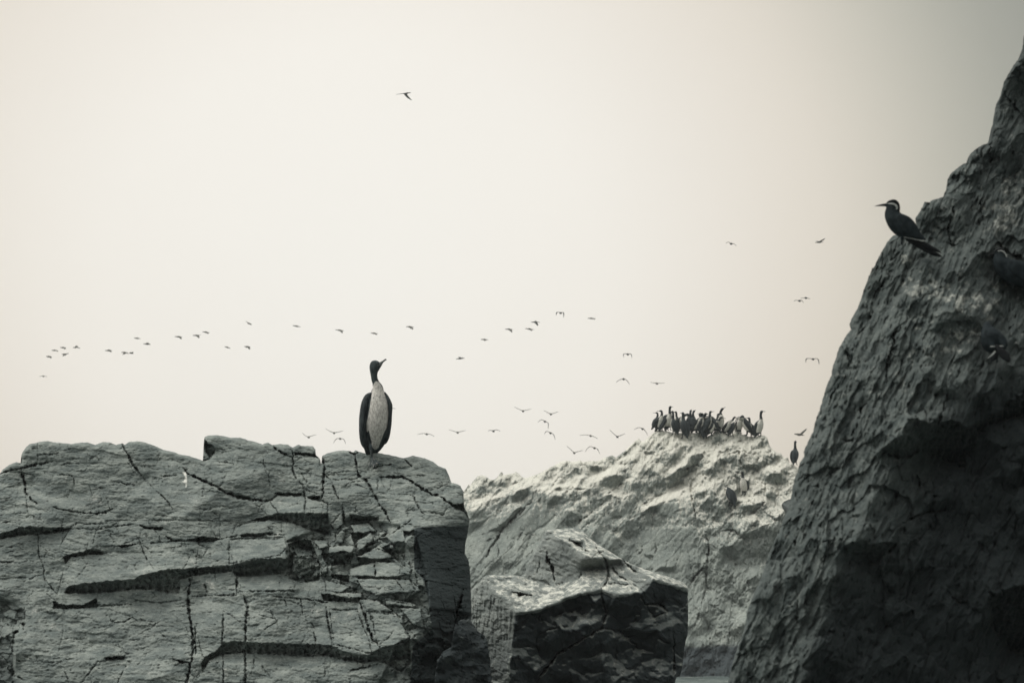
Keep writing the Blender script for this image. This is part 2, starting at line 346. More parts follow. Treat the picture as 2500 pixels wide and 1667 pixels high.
# ================================================================== rock outcrop the tall bird stands on
S = Relief(-60, 1030, 1230, 1720, 21.0, 900, 1110, -0.15, 0.62, warp=3.2, seed=11)
S.facets(150, 55, 12, .55, 3, edge=0)
S.facets(46, 17, -6, .36, 5, edge=1.2)
rub = area(S, [R2([(350, 700), (740, 560), (1120, 620), (1200, 900), (1220, 1100), (1150, 1250), (900, 1090), (560, 960), (360, 930)]), R1([(-40, 1020), (150, 1110), (150, 1230), (90, 1270), (90, 1568), (-60, 1700), (-60, 1020)]),
               [(1000, 1480), (1180, 1500), (1230, 1720), (900, 1720), (940, 1640)]], 8)
up_, dn = 0.9, -1.1
for T, pts in ((R1, [(-200, 655), (0, 640), (60, 628), (130, 603), (200, 598), (280, 604), (380, 606), (455, 607), (380, 632), (300, 642), (200, 648), (100, 655), (0, 672), (-200, 690)]),
               (R1, [(400, 1010), (430, 968), (500, 955), (600, 945), (700, 935), (840, 925), (880, 900), (960, 882), (1000, 868), (1150, 860), (1300, 850), (1440, 838), (1540, 812), (1620, 800), (1800, 795), (1840, 780), (1920, 745), (1930, 870), (1860, 905), (1700, 895), (1576, 905), (1470, 905), (1440, 873), (1300, 888), (1200, 902), (1120, 925), (1112, 1010), (1040, 1008), (960, 990), (850, 985), (700, 1002), (600, 1010), (520, 1008)]),
               (R1, [(330, 1062), (400, 1085), (520, 1085), (600, 1040), (610, 1095), (560, 1100), (400, 1107), (330, 1100)]),
               (R1, [(1250, 1450), (1270, 1410), (1350, 1365), (1380, 1325), (1450, 1308), (1580, 1318), (1800, 1325), (1980, 1330), (2100, 1345), (2010, 1400), (1830, 1398), (1576, 1382), (1500, 1380), (1370, 1392), (1300, 1425), (1258, 1500)]),
               (R2, [(500, 1328), (620, 1338), (690, 1372), (780, 1395), (850, 1398), (880, 1380), (930, 1350), (1050, 1330), (1100, 1290), (1110, 1440), (1050, 1500), (920, 1430), (830, 1445), (700, 1425), (600, 1403), (500, 1392)]),
               (R2, [(130, 575), (210, 555), (300, 532), (460, 537), (600, 537), (625, 665), (500, 640), (400, 595), (300, 572), (200, 578)]),
               (R2, [(735, 538), (800, 548), (912, 553), (910, 582), (830, 572), (740, 575)]),
               (R2, [(275, 408), (445, 412), (445, 424), (300, 420)]), (R2, [(480, 432), (552, 425), (550, 455), (500, 448)]),
               (R2, [(400, 160), (520, 172), (545, 195), (480, 178), (400, 176)]),
               (R2, [(1355, 482), (1432, 470), (1430, 527)]),
               (R1, [(1268, 60), (1330, 105), (1340, 130), (1312, 165), (1300, 175), (1275, 120)]),
               (R1, [(1160, 680), (1250, 660), (1370, 672), (1330, 690), (1230, 696)]), (R1, [(865, 585), (920, 600), (1020, 602), (1000, 618), (900, 612)]),
               (R1, [(735, 715), (850, 706), (760, 728)]), (R1, [(390, 785), (440, 772), (560, 740), (650, 765), (545, 772), (440, 785), (405, 828)]),
               (R1, [(1490, 650), (1700, 635), (1620, 660), (1500, 660)]),
               (R2, [(360, 720), (450, 690), (500, 700), (560, 850), (545, 940), (430, 955), (365, 930)]),
               (R2, [(560, 780), (700, 760), (760, 780), (740, 840), (600, 850)]), (R2, [(740, 650), (830, 650), (760, 730)]),
               (R2, [(560, 1020), (740, 1050), (800, 1045), (790, 1075), (700, 1070), (580, 1065)]), (R2, [(620, 900), (730, 915), (735, 950), (640, 930)]),
               (R2, [(1030, 700), (1075, 710), (1075, 860), (1000, 800), (930, 740)]),
               (R1, [(1100, 1420), (1180, 1440), (1110, 1442)]), (R1, [(655, 1410), (775, 1400), (765, 1420), (660, 1424)])):
    S.face(T(pts), upw=dn, right=-.05, cav=26)
# slabs that lean back and catch the light
litm = np.zeros_like(S.u)
for T, pts, rr, uu in ((R2, [(240, 450), (300, 420), (450, 425), (600, 470), (600, 538), (300, 530)], -.2, 1.0),
                       (R2, [(0, 690), (340, 680), (350, 740), (310, 790), (100, 820), (0, 840)], -.15, 1.1),
                       (R2, [(50, 910), (250, 880), (330, 900), (400, 960), (400, 1000), (60, 1010)], -.3, 1.1),
                       (R2, [(730, 870), (900, 825), (1010, 830), (1110, 900), (1000, 920), (740, 915)], -.2, 1.4),
                       (R2, [(770, 930), (1100, 935), (1140, 1010), (900, 1030), (820, 1000)], -.3, 1.0),
                       (R2, [(590, 940), (740, 980), (680, 1020), (590, 1000)], -.2, 1.2),
                       (R2, [(870, 1140), (1020, 1150), (1100, 1290), (970, 1355), (900, 1320)], -.25, .9),
                       (R2, [(610, 1120), (780, 1120), (860, 1330), (870, 1390), (640, 1330)], -.3, .8),
                       (R2, [(1040, 1110), (1170, 1110), (1185, 1230), (1120, 1210)], -.1, .9),
                       (R2, [(390, 740), (500, 760), (510, 790), (410, 790)], -.2, 1.6), (R2, [(510, 690), (600, 700), (600, 740), (550, 750)], -.2, 1.4),
                       (R2, [(740, 600), (850, 590), (900, 640), (760, 660)], -.3, 1.3), (R2, [(960, 680), (1060, 610), (1075, 700), (1000, 720)], -.3, 1.3),
                       (R2, [(655, 640), (705, 640), (695, 712), (655, 705)], -.4, .5), (R2, [(610, 738), (690, 725), (762, 735), (755, 768), (690, 792), (612, 768)], -.2, 1.3), (R2, [(780, 695), (860, 655), (900, 690), (870, 730), (785, 768)], -.4, .9),
                       (R2, [(765, 800), (890, 745), (960, 770), (1020, 800), (900, 815)], -.1, 1.5), (R2, [(1045, 858), (1115, 862), (1105, 905), (1040, 898)], -.2, 1.2), (R2, [(1140, 890), (1190, 930), (1195, 985), (1150, 965)], -.5, .6),
                       (R2, [(950, 1042), (1140, 1085), (1135, 1102), (955, 1090)], -.2, 1.3), (R2, [(805, 1058), (900, 1062), (1000, 1130), (840, 1132)], -.2, .9), (R2, [(710, 1010), (810, 1020), (815, 1048), (740, 1045)], -.1, 1.6),
                       (R2, [(390, 790), (505, 795), (500, 880), (430, 930), (385, 890)], .5, -.3), (R2, [(620, 600), (690, 520), (700, 590), (650, 640)], -.3, .3), (R2, [(1045, 600), (1110, 600), (1130, 625), (1100, 645), (1050, 640)], -.1, 1.0),
                       (R2, [(915, 650), (960, 645), (970, 680), (920, 690)], -.2, 1.2), (R2, [(930, 705), (1000, 725), (1000, 745), (930, 740)], 0, 1.6), (R2, [(560, 870), (600, 850), (595, 895), (570, 900)], -.3, 1.0)):
    S.face(T(pts), right=rr, upw=uu*1.5)
    q = T(pts); S.crack(q+[q[0]], 2.8, 5); sl_ = S._sl(q, 6); m_ = inpoly(S.wu[sl_], S.wv[sl_], q); litm[sl_] = np.maximum(litm[sl_], m_)
S.facets(32, 22, 12, 1.3, 21, edge=7, mask=rub*(1-litm), off=18)
S.facets(15, 11, -20, .9, 23, edge=2, mask=rub*(1-.8*litm), off=4)
S.extra += S.pm*rub*9*(1-litm)
# the shaded end that faces right
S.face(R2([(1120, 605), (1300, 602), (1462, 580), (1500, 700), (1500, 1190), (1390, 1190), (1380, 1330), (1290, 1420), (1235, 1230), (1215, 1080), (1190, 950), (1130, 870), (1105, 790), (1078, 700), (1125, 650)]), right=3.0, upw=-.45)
S.face(R2([(1100, 1300), (1180, 1230), (1260, 1300), (1300, 1568), (1100, 1700), (1050, 1500)]), right=1.4, upw=-.3)
S.face(R2([(1130, 880), (1190, 950), (1225, 1080), (1185, 1230), (1150, 1000)]), right=.8, upw=.1)
S.face(G5([(600, 700), (900, 500), (920, 950), (780, 1000), (600, 1000)]), right=2.0, upw=-.8)
S.face(G5([(150, 850), (560, 900), (600, 1600), (60, 1600), (130, 1200)]), right=1.2, upw=-.6)
for T, wd, pts in ((R1, 6, [(755, 80), (775, 115), (800, 165), (830, 225), (860, 260), (880, 285)]), (R1, 2, [(880, 285), (930, 340), (975, 380)]), (R1, 4, [(975, 380), (1020, 420), (1050, 460), (1075, 490)]),
                   (R1, 6, [(1140, 235), (1165, 270), (1250, 310), (1340, 350), (1400, 385), (1480, 415), (1576, 440)]), (R2, 6, [(0, 410), (100, 437), (215, 460), (260, 450)]), (R2, 2, [(100, 440), (180, 490), (240, 550)]),
                   (R1, 5, [(130, 235), (140, 290), (155, 340), (160, 390), (195, 430), (235, 460)]), (R1, 2, [(160, 390), (170, 480), (175, 540)]), (R1, 4, [(330, 480), (400, 495), (500, 510), (600, 522), (660, 505), (720, 480)]),
                   (R1, 5, [(128, 240), (200, 218), (330, 195)]), (R1, 4, [(0, 275), (60, 250), (130, 238)]), (R1, 2, [(640, 565), (700, 560), (850, 560), (1000, 560), (1250, 560), (1450, 565)]), (R1, 3, [(450, 600), (480, 575), (560, 582), (640, 580)]),
                   (R1, 2.5, [(455, 610), (600, 615), (700, 600), (830, 585)]), (R1, 2.5, [(580, 725), (740, 718), (860, 708), (1000, 695), (1150, 685), (1350, 680), (1420, 665), (1520, 645), (1620, 640)]),
                   (R1, 4, [(440, 775), (540, 765), (570, 740), (660, 765)]), (R1, 2.5, [(545, 700), (540, 800)]), (R1, 2.5, [(850, 655), (880, 720), (910, 800), (960, 870)]), (R1, 3, [(240, 650), (240, 770), (270, 850), (280, 930), (330, 985), (350, 1020)]),
                   (R1, 6.5, [(1175, 915), (1180, 960), (1165, 1040), (1175, 1120), (1185, 1200), (1200, 1280), (1190, 1400), (1180, 1480), (1150, 1568), (1140, 1700)]), (R1, 4, [(1210, 1220), (1215, 1400)]), (R1, 5, [(1472, 895), (1468, 1020)]),
                   (R1, 3, [(1195, 1030), (1300, 1025), (1500, 1022)]), (R1, 3.5, [(1385, 1120), (1385, 1240), (1375, 1330), (1385, 1430), (1388, 1700)]), (R1, 4, [(1515, 1030), (1535, 1120), (1525, 1220), (1520, 1310), (1520, 1700)]), (R1, 3, [(1540, 1060), (1545, 1200)]),
                   (R1, 3, [(680, 1150), (690, 1185), (740, 1195), (810, 1170), (820, 1160), (860, 1190)]), (R1, 5, [(1075, 1420), (1110, 1435), (1190, 1442)]), (R1, 5, [(660, 1415), (770, 1408)]), (R1, 2, [(760, 1350), (770, 1385), (825, 1385)]), (R1, 2.5, [(590, 1440), (660, 1430)]),
                   (R1, 8, [(150, 1100), (150, 1220), (85, 1260), (75, 1400), (80, 1520), (150, 1550)]), (R1, 2.5, [(830, 1055), (1000, 1070), (1120, 1050)]), (R1, 3, [(600, 1090), (820, 1080)]), (R1, 2, [(680, 1110), (820, 1160)]),
                   (R1, 3, [(1000, 285), (1110, 278)]), (R1, 2, [(930, 297), (985, 295)]), (R1, 2, [(225, 80), (240, 130), (235, 200)]), (R1, 3, [(240, 152), (370, 145)]), (R1, 2.5, [(370, 220), (430, 205), (520, 205)]), (R1, 2.5, [(360, 275), (440, 280), (460, 310), (465, 355)]),
                   (R1, 2.5, [(580, 352), (660, 365)]), (R1, 2, [(1445, 635), (1470, 580), (1576, 560)]), (R1, 5, [(1030, 660), (1070, 685), (1150, 682)]), (R1, 2.5, [(0, 820), (90, 815)]), (R1, 3, [(90, 915), (170, 912)]), (R1, 5, [(20, 570), (70, 572)]),
                   (R1, 2.5, [(610, 1430), (550, 1510), (500, 1568)]), (R1, 3, [(400, 1490), (430, 1568)]), (R1, 2, [(230, 1400), (235, 1460)]), (R1, 3, [(90, 1430), (165, 1432)]), (R1, 2.5, [(990, 1255), (1035, 1290)]), (R1, 3, [(1320, 505), (1350, 530)]), (R1, 3, [(1360, 200), (1440, 205)]),
                   (R1, 3, [(1270, 955), (1290, 1020)]), (R1, 2, [(300, 1440), (400, 1430)]), (R1, 2, [(900, 1200), (960, 1210)]), (R1, 2, [(450, 1300), (520, 1290)]), (R1, 3, [(1400, 985), (1470, 990)]), (R1, 2, [(100, 1200), (40, 1240), (30, 1400)]),
                   (R2, 4, [(385, 150), (390, 230), (385, 280), (410, 325), (450, 355), (455, 400), (465, 450), (460, 535)]), (R2, 6, [(570, 180), (580, 260), (575, 340), (570, 410), (560, 450)]), (R2, 4.5, [(585, 300), (620, 330), (650, 410), (670, 450)]),
                   (R2, 5, [(722, 152), (765, 175), (780, 260), (790, 300), (840, 340), (880, 410), (920, 480), (960, 530), (985, 590), (1000, 600)]), (R2, 2.5, [(790, 155), (765, 178)]), (R2, 6, [(920, 312), (1050, 310), (1100, 330), (1160, 370), (1220, 410), (1290, 430), (1340, 470), (1400, 510)]),
                   (R2, 4.5, [(1120, 425), (1150, 490), (1190, 545)]), (R2, 2.5, [(1270, 380), (1345, 345)]), (R2, 1.6, [(560, 410), (900, 412), (1120, 420), (1180, 410)]), (R2, 3.5, [(905, 330), (905, 400)]), (R2, 6, [(1070, 203), (1110, 240)]), (R2, 3, [(870, 265), (930, 240), (1010, 235)]),
                   (R2, 5.5, [(40, 930), (45, 1020)]), (R2, 3, [(0, 1025), (130, 1010), (300, 1005), (400, 1010)]), (R2, 3.5, [(590, 940), (590, 1010)]), (R2, 5, [(100, 1050), (110, 1110), (100, 1220), (98, 1310), (95, 1380), (100, 1460), (105, 1700)]),
                   (R2, 3, [(265, 1040), (420, 1050), (520, 1065), (600, 1075)]), (R2, 3.5, [(435, 1060), (450, 1150)]), (R2, 2.5, [(490, 1200), (540, 1245)]), (R2, 2, [(180, 1150), (280, 1175)]), (R2, 4.5, [(590, 1100), (600, 1190), (620, 1270), (632, 1340)]), (R2, 4.5, [(515, 1255), (530, 1340)]),
                   (R2, 7, [(800, 1080), (830, 1160), (850, 1240), (880, 1310), (925, 1350)]), (R2, 3, [(855, 1130), (870, 1200)]), (R2, 5.5, [(885, 850), (895, 925)]), (R2, 5, [(735, 860), (735, 930)]), (R2, 4.5, [(760, 925), (900, 925), (1110, 930)]), (R2, 4.5, [(1020, 940), (1060, 1000)]),
                   (R2, 3, [(940, 1060), (1050, 1075), (1150, 1100)]), (R2, 6, [(910, 1050), (1000, 1130), (1060, 1180), (1100, 1240), (1120, 1290)]), (R2, 2.5, [(860, 1135), (1010, 1145)]), (R2, 3.5, [(1035, 1100), (1045, 1170)]), (R2, 2.5, [(150, 1400), (150, 1460)]),
                   (R2, 3.5, [(585, 1470), (580, 1530)]), (R2, 4, [(720, 1500), (830, 1470), (920, 1450)]), (R2, 6, [(350, 700), (360, 800), (365, 900)]), (R2, 5, [(400, 680), (500, 690), (640, 690), (700, 590)]), (R2, 2.5, [(20, 650), (30, 620), (100, 590), (240, 575)]),
                   (R2, 2.5, [(230, 600), (270, 660), (330, 665)]), (R2, 2, [(320, 580), (320, 650)]), (R2, 3.5, [(70, 660), (180, 660), (340, 665)]), (R2, 2, [(250, 600), (330, 585)]), (R2, 4, [(850, 620), (880, 680), (900, 760)]), (R2, 7, [(770, 775), (900, 700), (1010, 620)]),
                   (R2, 3, [(910, 640), (960, 660)]), (R2, 6, [(690, 500), (700, 560), (690, 640)]), (R2, 3, [(440, 380), (560, 420)]), (R2, 3, [(1210, 520), (1300, 545), (1330, 500)]), (R2, 3.5, [(240, 310), (248, 370)]), (R2, 2, [(470, 300), (480, 275), (510, 260)]),
                   (R2, 5, [(260, 120), (330, 170), (380, 190)]), (R2, 3, [(1140, 300), (1200, 305)]), (R2, 3, [(1240, 470), (1250, 500)]), (R2, 2, [(760, 350), (830, 375)]), (R2, 2, [(850, 440), (865, 470)]), (R2, 2, [(200, 1470), (260, 1540)])):
    S.crack(T(pts), wd)
cr_ = np.random.RandomState(12)
for i in range(120):                                            # hairline joints between the big fractures
    a0 = cr_.uniform(-40, 1100); b0 = cr_.uniform(1090, 1660); an = math.radians(cr_.choice([cr_.uniform(-14, 14), cr_.uniform(40, 70), cr_.uniform(78, 100), cr_.uniform(-60, -35)], p=[.42, .22, .2, .16])); ln = cr_.uniform(18, 75); q = [(a0, b0)]
    for j in range(4):
        an += cr_.uniform(-.38, .38); q.append((q[-1][0]+math.cos(an)*ln/4, q[-1][1]+math.sin(an)*ln/4))
    S.crack(q, cr_.uniform(1.3, 2.6), 4.5)
S.crack([(1130, 1440), (1113, 1510), (1108, 1580)], 9); S.crack(G5([(910, 160), (915, 430)]), 3)
x, y = S.u, S.v
S.extra += S.pm*(3.2*fbm(x/24, y/7+x/70, 5, 61, .66)+2.4*fbm(x/7, y/3.0, 3, 67)+6*fbm(x/110, y/60, 3, 71))
S.strata(38, 6, 4.5, 1.2, 501, run=4); S.strata(12, 2, 2.2, 1.3, 503, run=3.5); S.strata(60, 78, 4.0, 1.2, 505, mask=smooth(1350, 1450, y))
ef1, ef2, ea, eb = voro(x/95+.35*fbm(x/30, y/30, 3, 91), y/60+.35*fbm(x/30, y/30, 3, 92), 95)
S.extra += S.pm*7*np.clip(1-(ef2-ef1)/.022, 0, 1)*np.clip(fbm(x/60, y/60, 2, 93)*3+.1, 0, 1)
S.extra += S.pm*9.0*np.clip(fbm(x/18, y/5+x/60, 3, 83)-.34, 0, 1)*2
sil = R1([(-200, 330), (-60, 300), (0, 270), (15, 245), (60, 212), (100, 197), (133, 203), (133, 150), (160, 105), (185, 85), (225, 78), (250, 70), (300, 66), (330, 74), (400, 80), (450, 85), (480, 78), (540, 75), (590, 90), (640, 72), (680, 75), (720, 90), (758, 80), (775, 90), (800, 72), (850, 68), (880, 70), (930, 85), (975, 102), (1010, 120), (1080, 135), (1110, 148), (1170, 158), (1230, 178), (1262, 188), (1285, 184), (1303, 178), (1300, 165), (1285, 140), (1270, 105), (1266, 65), (1270, 42), (1290, 32), (1350, 30), (1400, 38), (1430, 46), (1490, 45), (1540, 62)]) + \
      R2([(150, 93), (200, 110), (235, 100), (262, 115), (310, 108), (355, 112), (385, 130), (420, 112), (440, 120), (510, 122), (525, 140), (527, 175), (550, 195), (556, 215), (560, 232), (565, 200), (568, 180), (600, 165), (650, 152), (700, 147), (725, 150), (755, 158), (770, 147), (790, 155), (830, 165), (900, 160), (935, 168), (975, 175), (1000, 180), (1060, 195), (1085, 190), (1120, 180), (1190, 195), (1240, 215), (1280, 245), (1320, 258), (1340, 300), (1355, 345), (1385, 350), (1410, 365), (1425, 390), (1430, 430)])
silr = R2([(1430, 430), (1433, 520), (1455, 550), (1465, 575), (1455, 650), (1440, 720), (1437, 780), (1460, 820), (1470, 900), (1475, 1050), (1478, 1110), (1474, 1190), (1490, 1290), (1500, 1400), (1510, 1650)])
S.solve(120, sil+silr[1:], 9)
S.att['guano'] = .62*area(S, [R1([(1128, 262), (1150, 252), (1168, 262), (1163, 275), (1162, 312), (1140, 322), (1145, 285)]), R1([(1128, 318), (1162, 310), (1160, 350), (1150, 360), (1148, 330)]), R1([(1340, 515), (1360, 520), (1350, 530)])], 2)*1.3 + .25*area(S, [R2([(280, 160), (360, 200), (380, 290), (300, 240)]), R1([(1150, 400), (1280, 410), (1250, 470), (1160, 460)])], 5)
S.att['wet_shade'] = np.clip(smooth(1460, 1720, y)*.30 + .95*area(S, [R2([(1125, 620), (1500, 600), (1500, 1700), (1100, 1700), (1120, 1340), (1235, 1240), (1215, 1080), (1190, 950), (1130, 870)])], 10)+.30*area(S, [R1([(-60, 1020), (330, 1035), (330, 1095), (150, 1110), (90, 1280), (80, 1520), (150, 1580), (150, 1750), (-60, 1750)])], 8), 0, 1)  # right-facing end has shade painted in; darker low down and at far left
yb = 1712
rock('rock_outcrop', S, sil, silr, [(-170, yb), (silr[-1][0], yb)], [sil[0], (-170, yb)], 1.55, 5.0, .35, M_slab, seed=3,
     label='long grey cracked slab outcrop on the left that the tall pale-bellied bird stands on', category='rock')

# ================================================================== boulder in the gap
Mi = Relief(1120, 1260, 1700, 1730, 27.0, 1400, 1400, 0.0, 0.5, warp=4.5, seed=22)
Mi.wu += 5*fbm(Mi.u/40, Mi.v/40, 3, 24); Mi.wv += 5*fbm(Mi.u/40, Mi.v/40, 3, 25)
Mi.facets(60, 40, 25, .35, 4, edge=.8); Mi.facets(20, 13, -15, .35, 6, edge=.8)
lit = R3([(255, 795), (300, 793), (480, 800), (560, 822), (640, 845), (780, 862), (930, 815), (935, 760), (1110, 750), (1250, 740), (1270, 840), (1300, 880), (1180, 930), (1080, 900), (1000, 910), (850, 950), (700, 1010), (560, 1060), (460, 1070), (440, 980), (330, 930), (275, 870)])
Mi.face(lit, right=-.1, upw=2.0)
Mi.face(R3([(640, 560), (700, 480), (940, 650), (932, 820), (780, 866), (640, 862), (520, 800), (560, 700)]), right=-.35, upw=.35)
Mi.face(R3([(690, 472), (880, 460), (945, 480), (1000, 535), (1250, 690), (1500, 790), (1650, 830), (1700, 885), (1690, 900), (1610, 868), (1500, 842), (1440, 815), (1250, 715), (1100, 668), (1000, 668), (940, 650), (800, 555)]), right=-.1, upw=3.0)
Mi.face(G1([(1700, 1270), (1760, 1300), (1900, 1320), (1950, 1300), (1830, 1370)]), upw=-2, right=0)
Mi.face(R3([(935, 692), (1000, 680), (1105, 688), (1108, 752), (1000, 760), (935, 755)]), upw=-2.2, right=.2)
Mi.face(R3([(1115, 700), (1160, 685), (1225, 688), (1230, 720), (1140, 715)]), upw=-2.5, right=.2)
Mi.face(R3([(1255, 735), (1300, 725), (1430, 815), (1430, 900), (1395, 910), (1290, 860)]), right=.2, upw=.15)
Mi.face(R3([(1165, 935), (1300, 890), (1400, 912), (1250, 930)]), right=0, upw=2.2)
Mi.face(R3([(1430, 825), (1500, 822), (1600, 870), (1700, 905), (1700, 1300), (1640, 1580), (1580, 1580), (1560, 1200), (1500, 1000), (1400, 990), (1330, 940), (1405, 910)]), right=2.6, upw=-.7)
Mi.face(R3([(460, 1072), (560, 1062), (700, 1012), (850, 952), (1000, 912), (1080, 902), (1160, 940), (1330, 935), (1420, 990), (1520, 1000), (1570, 1200), (1590, 1800), (400, 1800), (440, 1200)]), right=.9, upw=-.45)
Mi.face(R3([(870, 1140), (980, 1050), (1060, 1020), (1050, 1130), (960, 1150)]), right=.4, upw=.9)
Mi.face(R3([(1110, 1060), (1165, 940), (1180, 960), (1130, 1050)]), right=-.6, upw=.3)
Mi.face(R3([(100, 1115), (150, 880), (255, 800), (280, 880), (290, 960), (390, 980), (460, 1075), (470, 1200), (440, 1300), (400, 1500), (240, 1600)]), right=-1.0, upw=.1)
for T, wd, pts in ((R3, 4, [(850, 545), (900, 570), (940, 610), (1000, 655)]), (R3, 4, [(1040, 600), (1060, 640), (1100, 680), (1115, 740), (1125, 800), (1110, 860), (1075, 900)]), (R3, 3, [(1020, 665), (1060, 630), (1100, 640)]), (R3, 3.5, [(1140, 720), (1165, 770), (1210, 810), (1260, 840)]),
                   (R3, 4, [(1225, 690), (1260, 730), (1330, 780)]), (R3, 6, [(690, 620), (685, 700), (700, 690), (735, 790), (745, 840)]), (R3, 6, [(725, 730), (735, 780)]), (R3, 5, [(755, 860), (800, 858)]), (R3, 7, [(440, 920), (500, 940), (580, 945)]), (R3, 6, [(1080, 900), (1075, 960), (1110, 1060), (1080, 1170), (960, 1240), (880, 1290), (760, 1360), (600, 1568)]),
                   (R3, 3, [(870, 1170), (780, 1160), (620, 1220)]), (R3, 3, [(1390, 1000), (1440, 1100), (1540, 1060)]), (R3, 3, [(1100, 1180), (1200, 1190), (1280, 1240)]), (R3, 4, [(1590, 1200), (1590, 1500)]), (R3, 5, [(1340, 940), (1400, 1010), (1480, 1000), (1560, 1060)]), (R3, 3, [(920, 830), (930, 760)]),
                   (R3, 3, [(640, 690), (620, 780)]), (R3, 3, [(1120, 860), (1200, 860), (1290, 870)])):
    Mi.crack(T(pts), wd, 7)
x, y = Mi.u, Mi.v
lside = area(Mi, [R3([(100, 1115), (150, 880), (255, 800), (280, 880), (290, 960), (390, 980), (460, 1075), (470, 1200), (440, 1300), (400, 1500), (240, 1600)])], 3)
Mi.extra += Mi.pm*(3.4*fbm(x/22, y/14, 5, 161, .6)+1.4*fbm(x/5, y/4, 3, 167)+5*fbm(x/80, y/60, 3, 171)+lside*(9*fbm(x/6.5, y/38, 4, 173, .6)+7*np.clip(fbm(x/7, y/50, 2, 174)-.25, 0, 1)*2))
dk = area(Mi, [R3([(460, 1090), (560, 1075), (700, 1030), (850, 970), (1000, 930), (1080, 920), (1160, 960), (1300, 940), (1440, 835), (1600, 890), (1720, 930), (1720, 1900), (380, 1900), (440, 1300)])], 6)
Mi.facets(48, 30, 28, .4, 65, edge=2, mask=1-dk, off=2.5); Mi.facets(75, 50, 30, 1.1, 63, edge=2, mask=dk, off=14); Mi.facets(26, 20, -20, 1.0, 64, edge=1, mask=dk, off=6); Mi.strata(24, 18, 5, 1.4, 511, mask=1-.5*dk); Mi.strata(10, 25, 2, 1.4, 512)
Mi.extra += Mi.pm*dk*(6*fbm(x/24, y/24, 5, 181, .68)-3.0*np.clip(fbm(x/12, y/11, 2, 187)-.35, 0, 1)*3*smooth(1500, 1640, y))
silm = R3([(140, 1115), (150, 900), (175, 880), (200, 858), (230, 815), (255, 800), (300, 794), (400, 797), (480, 800), (505, 806), (525, 790), (560, 705), (600, 635), (650, 545), (672, 500), (692, 474), (760, 468), (880, 461), (915, 466), (945, 482), (965, 505), (992, 532), (1040, 572), (1100, 606), (1160, 645), (1240, 694), (1320, 732), (1400, 762), (1470, 785), (1540, 803), (1580, 818), (1640, 842), (1675, 862), (1692, 888)])
silmr = R3([(1692, 888), (1690, 950), (1692, 1000), (1694, 1100), (1690, 1220), (1678, 1260), (1665, 1330), (1655, 1440), (1640, 1500), (1608, 1520), (1590, 1640), (1590, 1700)])
Mi.solve(110, silm[1:]+silmr[1:], 7)
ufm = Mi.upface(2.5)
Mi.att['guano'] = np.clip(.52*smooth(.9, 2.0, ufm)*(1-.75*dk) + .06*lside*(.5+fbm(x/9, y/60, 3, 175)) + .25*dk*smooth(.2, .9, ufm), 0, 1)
Mi.att['wet_shade'] = np.clip(dk*.95-.45*dk*smooth(.0, 1.0, ufm)+lside*(.15+.4*smooth(1450, 1620, y)), 0, 1)
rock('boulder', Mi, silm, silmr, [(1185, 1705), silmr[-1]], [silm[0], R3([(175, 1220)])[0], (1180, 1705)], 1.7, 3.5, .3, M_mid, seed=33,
     label='dark damp boulder with pale sloping top, between left outcrop and islet', category='rock')

# ---------------------------------------------- small dark rocks wedged in the gap
def small_rock(pts, d, seed, label, tilt=.4):
    xs = [p[0] for p in pts]; ys = [p[1] for p in pts]; n = len(pts)
    Rr = Relief(int(min(xs))-30, int(min(ys))-20, int(max(xs))+30, 1740, d, sum(xs)/n, sum(ys)/n, .5, tilt, warp=2, seed=seed)
    Rr.facets(38, 30, 25, 1.5, seed, edge=1.5, off=8); Rr.facets(14, 11, -25, .9, seed+3, edge=1.5, off=3)
    Rr.extra += Rr.pm*(2*fbm(Rr.u/12, Rr.v/9, 5, seed+7, .65)); Rr.strata(18, 20, 6, 1.4, seed+9); Rr.solve(60, pts, 3)
    Rr.att['guano'] = .0*Rr.u+.05; Rr.att['wet_shade'] = np.clip(.80+.3*fbm(Rr.u/30, Rr.v/30, 2, seed), 0, 1)
    k = n//3
    rock('rock', Rr, pts[k:n-k], pts[n-k-1:], [pts[0], pts[-1]], [pts[k]]+pts[:k][::-1], 1.9, 1.2, .2, M_mid, seed=seed, jit=5, label=label, category='rock')
small_rock([(1092, 1700), (1098, 1640), (1104, 1560), (1111, 1522), (1125, 1512), (1145, 1510), (1153, 1520), (1166, 1545), (1184, 1552), (1190, 1565), (1196, 1610), (1205, 1700)], 20.0, 301,
           'jagged dark rock wedged in the gap between the left outcrop and the boulder')
small_rock([(1060, 1705), (1062, 1650), (1068, 1610), (1082, 1590), (1098, 1580), (1112, 1576), (1122, 1580), (1128, 1600), (1132, 1630), (1142, 1650), (1150, 1680), (1152, 1705)], 19.4, 341,
           'low pointed grey-black rock at the bottom edge, in front of the gap')

# ================================================================== guano islet with the colony
Fa = Relief(1060, 1010, 2080, 1720, 93.0, 1700, 1200, -0.05, 0.75, warp=3.5, seed=44)
calm = 1-.75*area(Fa, [G1([(100, 1000), (500, 900), (740, 800), (1180, 640), (1250, 760), (1100, 1000), (1000, 1300), (760, 1568), (0, 1568)]), G3([(760, 420), (960, 180), (1300, 140), (1700, 180), (1760, 500), (1700, 900), (1500, 1000), (1000, 800)]), G2([(1160, 1380), (1340, 1150), (1460, 1110), (1680, 1060), (1760, 1450), (1600, 1560)]), G1([(1000, 900), (1350, 780), (1450, 900), (1600, 1100), (1000, 1250)])], 9)
Fa.facets(110, 42, -50, .6, 7, edge=2.5, off=5); Fa.facets(38, 20, -54, .6, 8, edge=2.5, mask=calm, off=2.5); Fa.facets(17, 13, -50, .6, 88, edge=1.5, mask=calm, off=2); Fa.facets(14, 11, 0, .55, 9, edge=1.2, mask=calm)
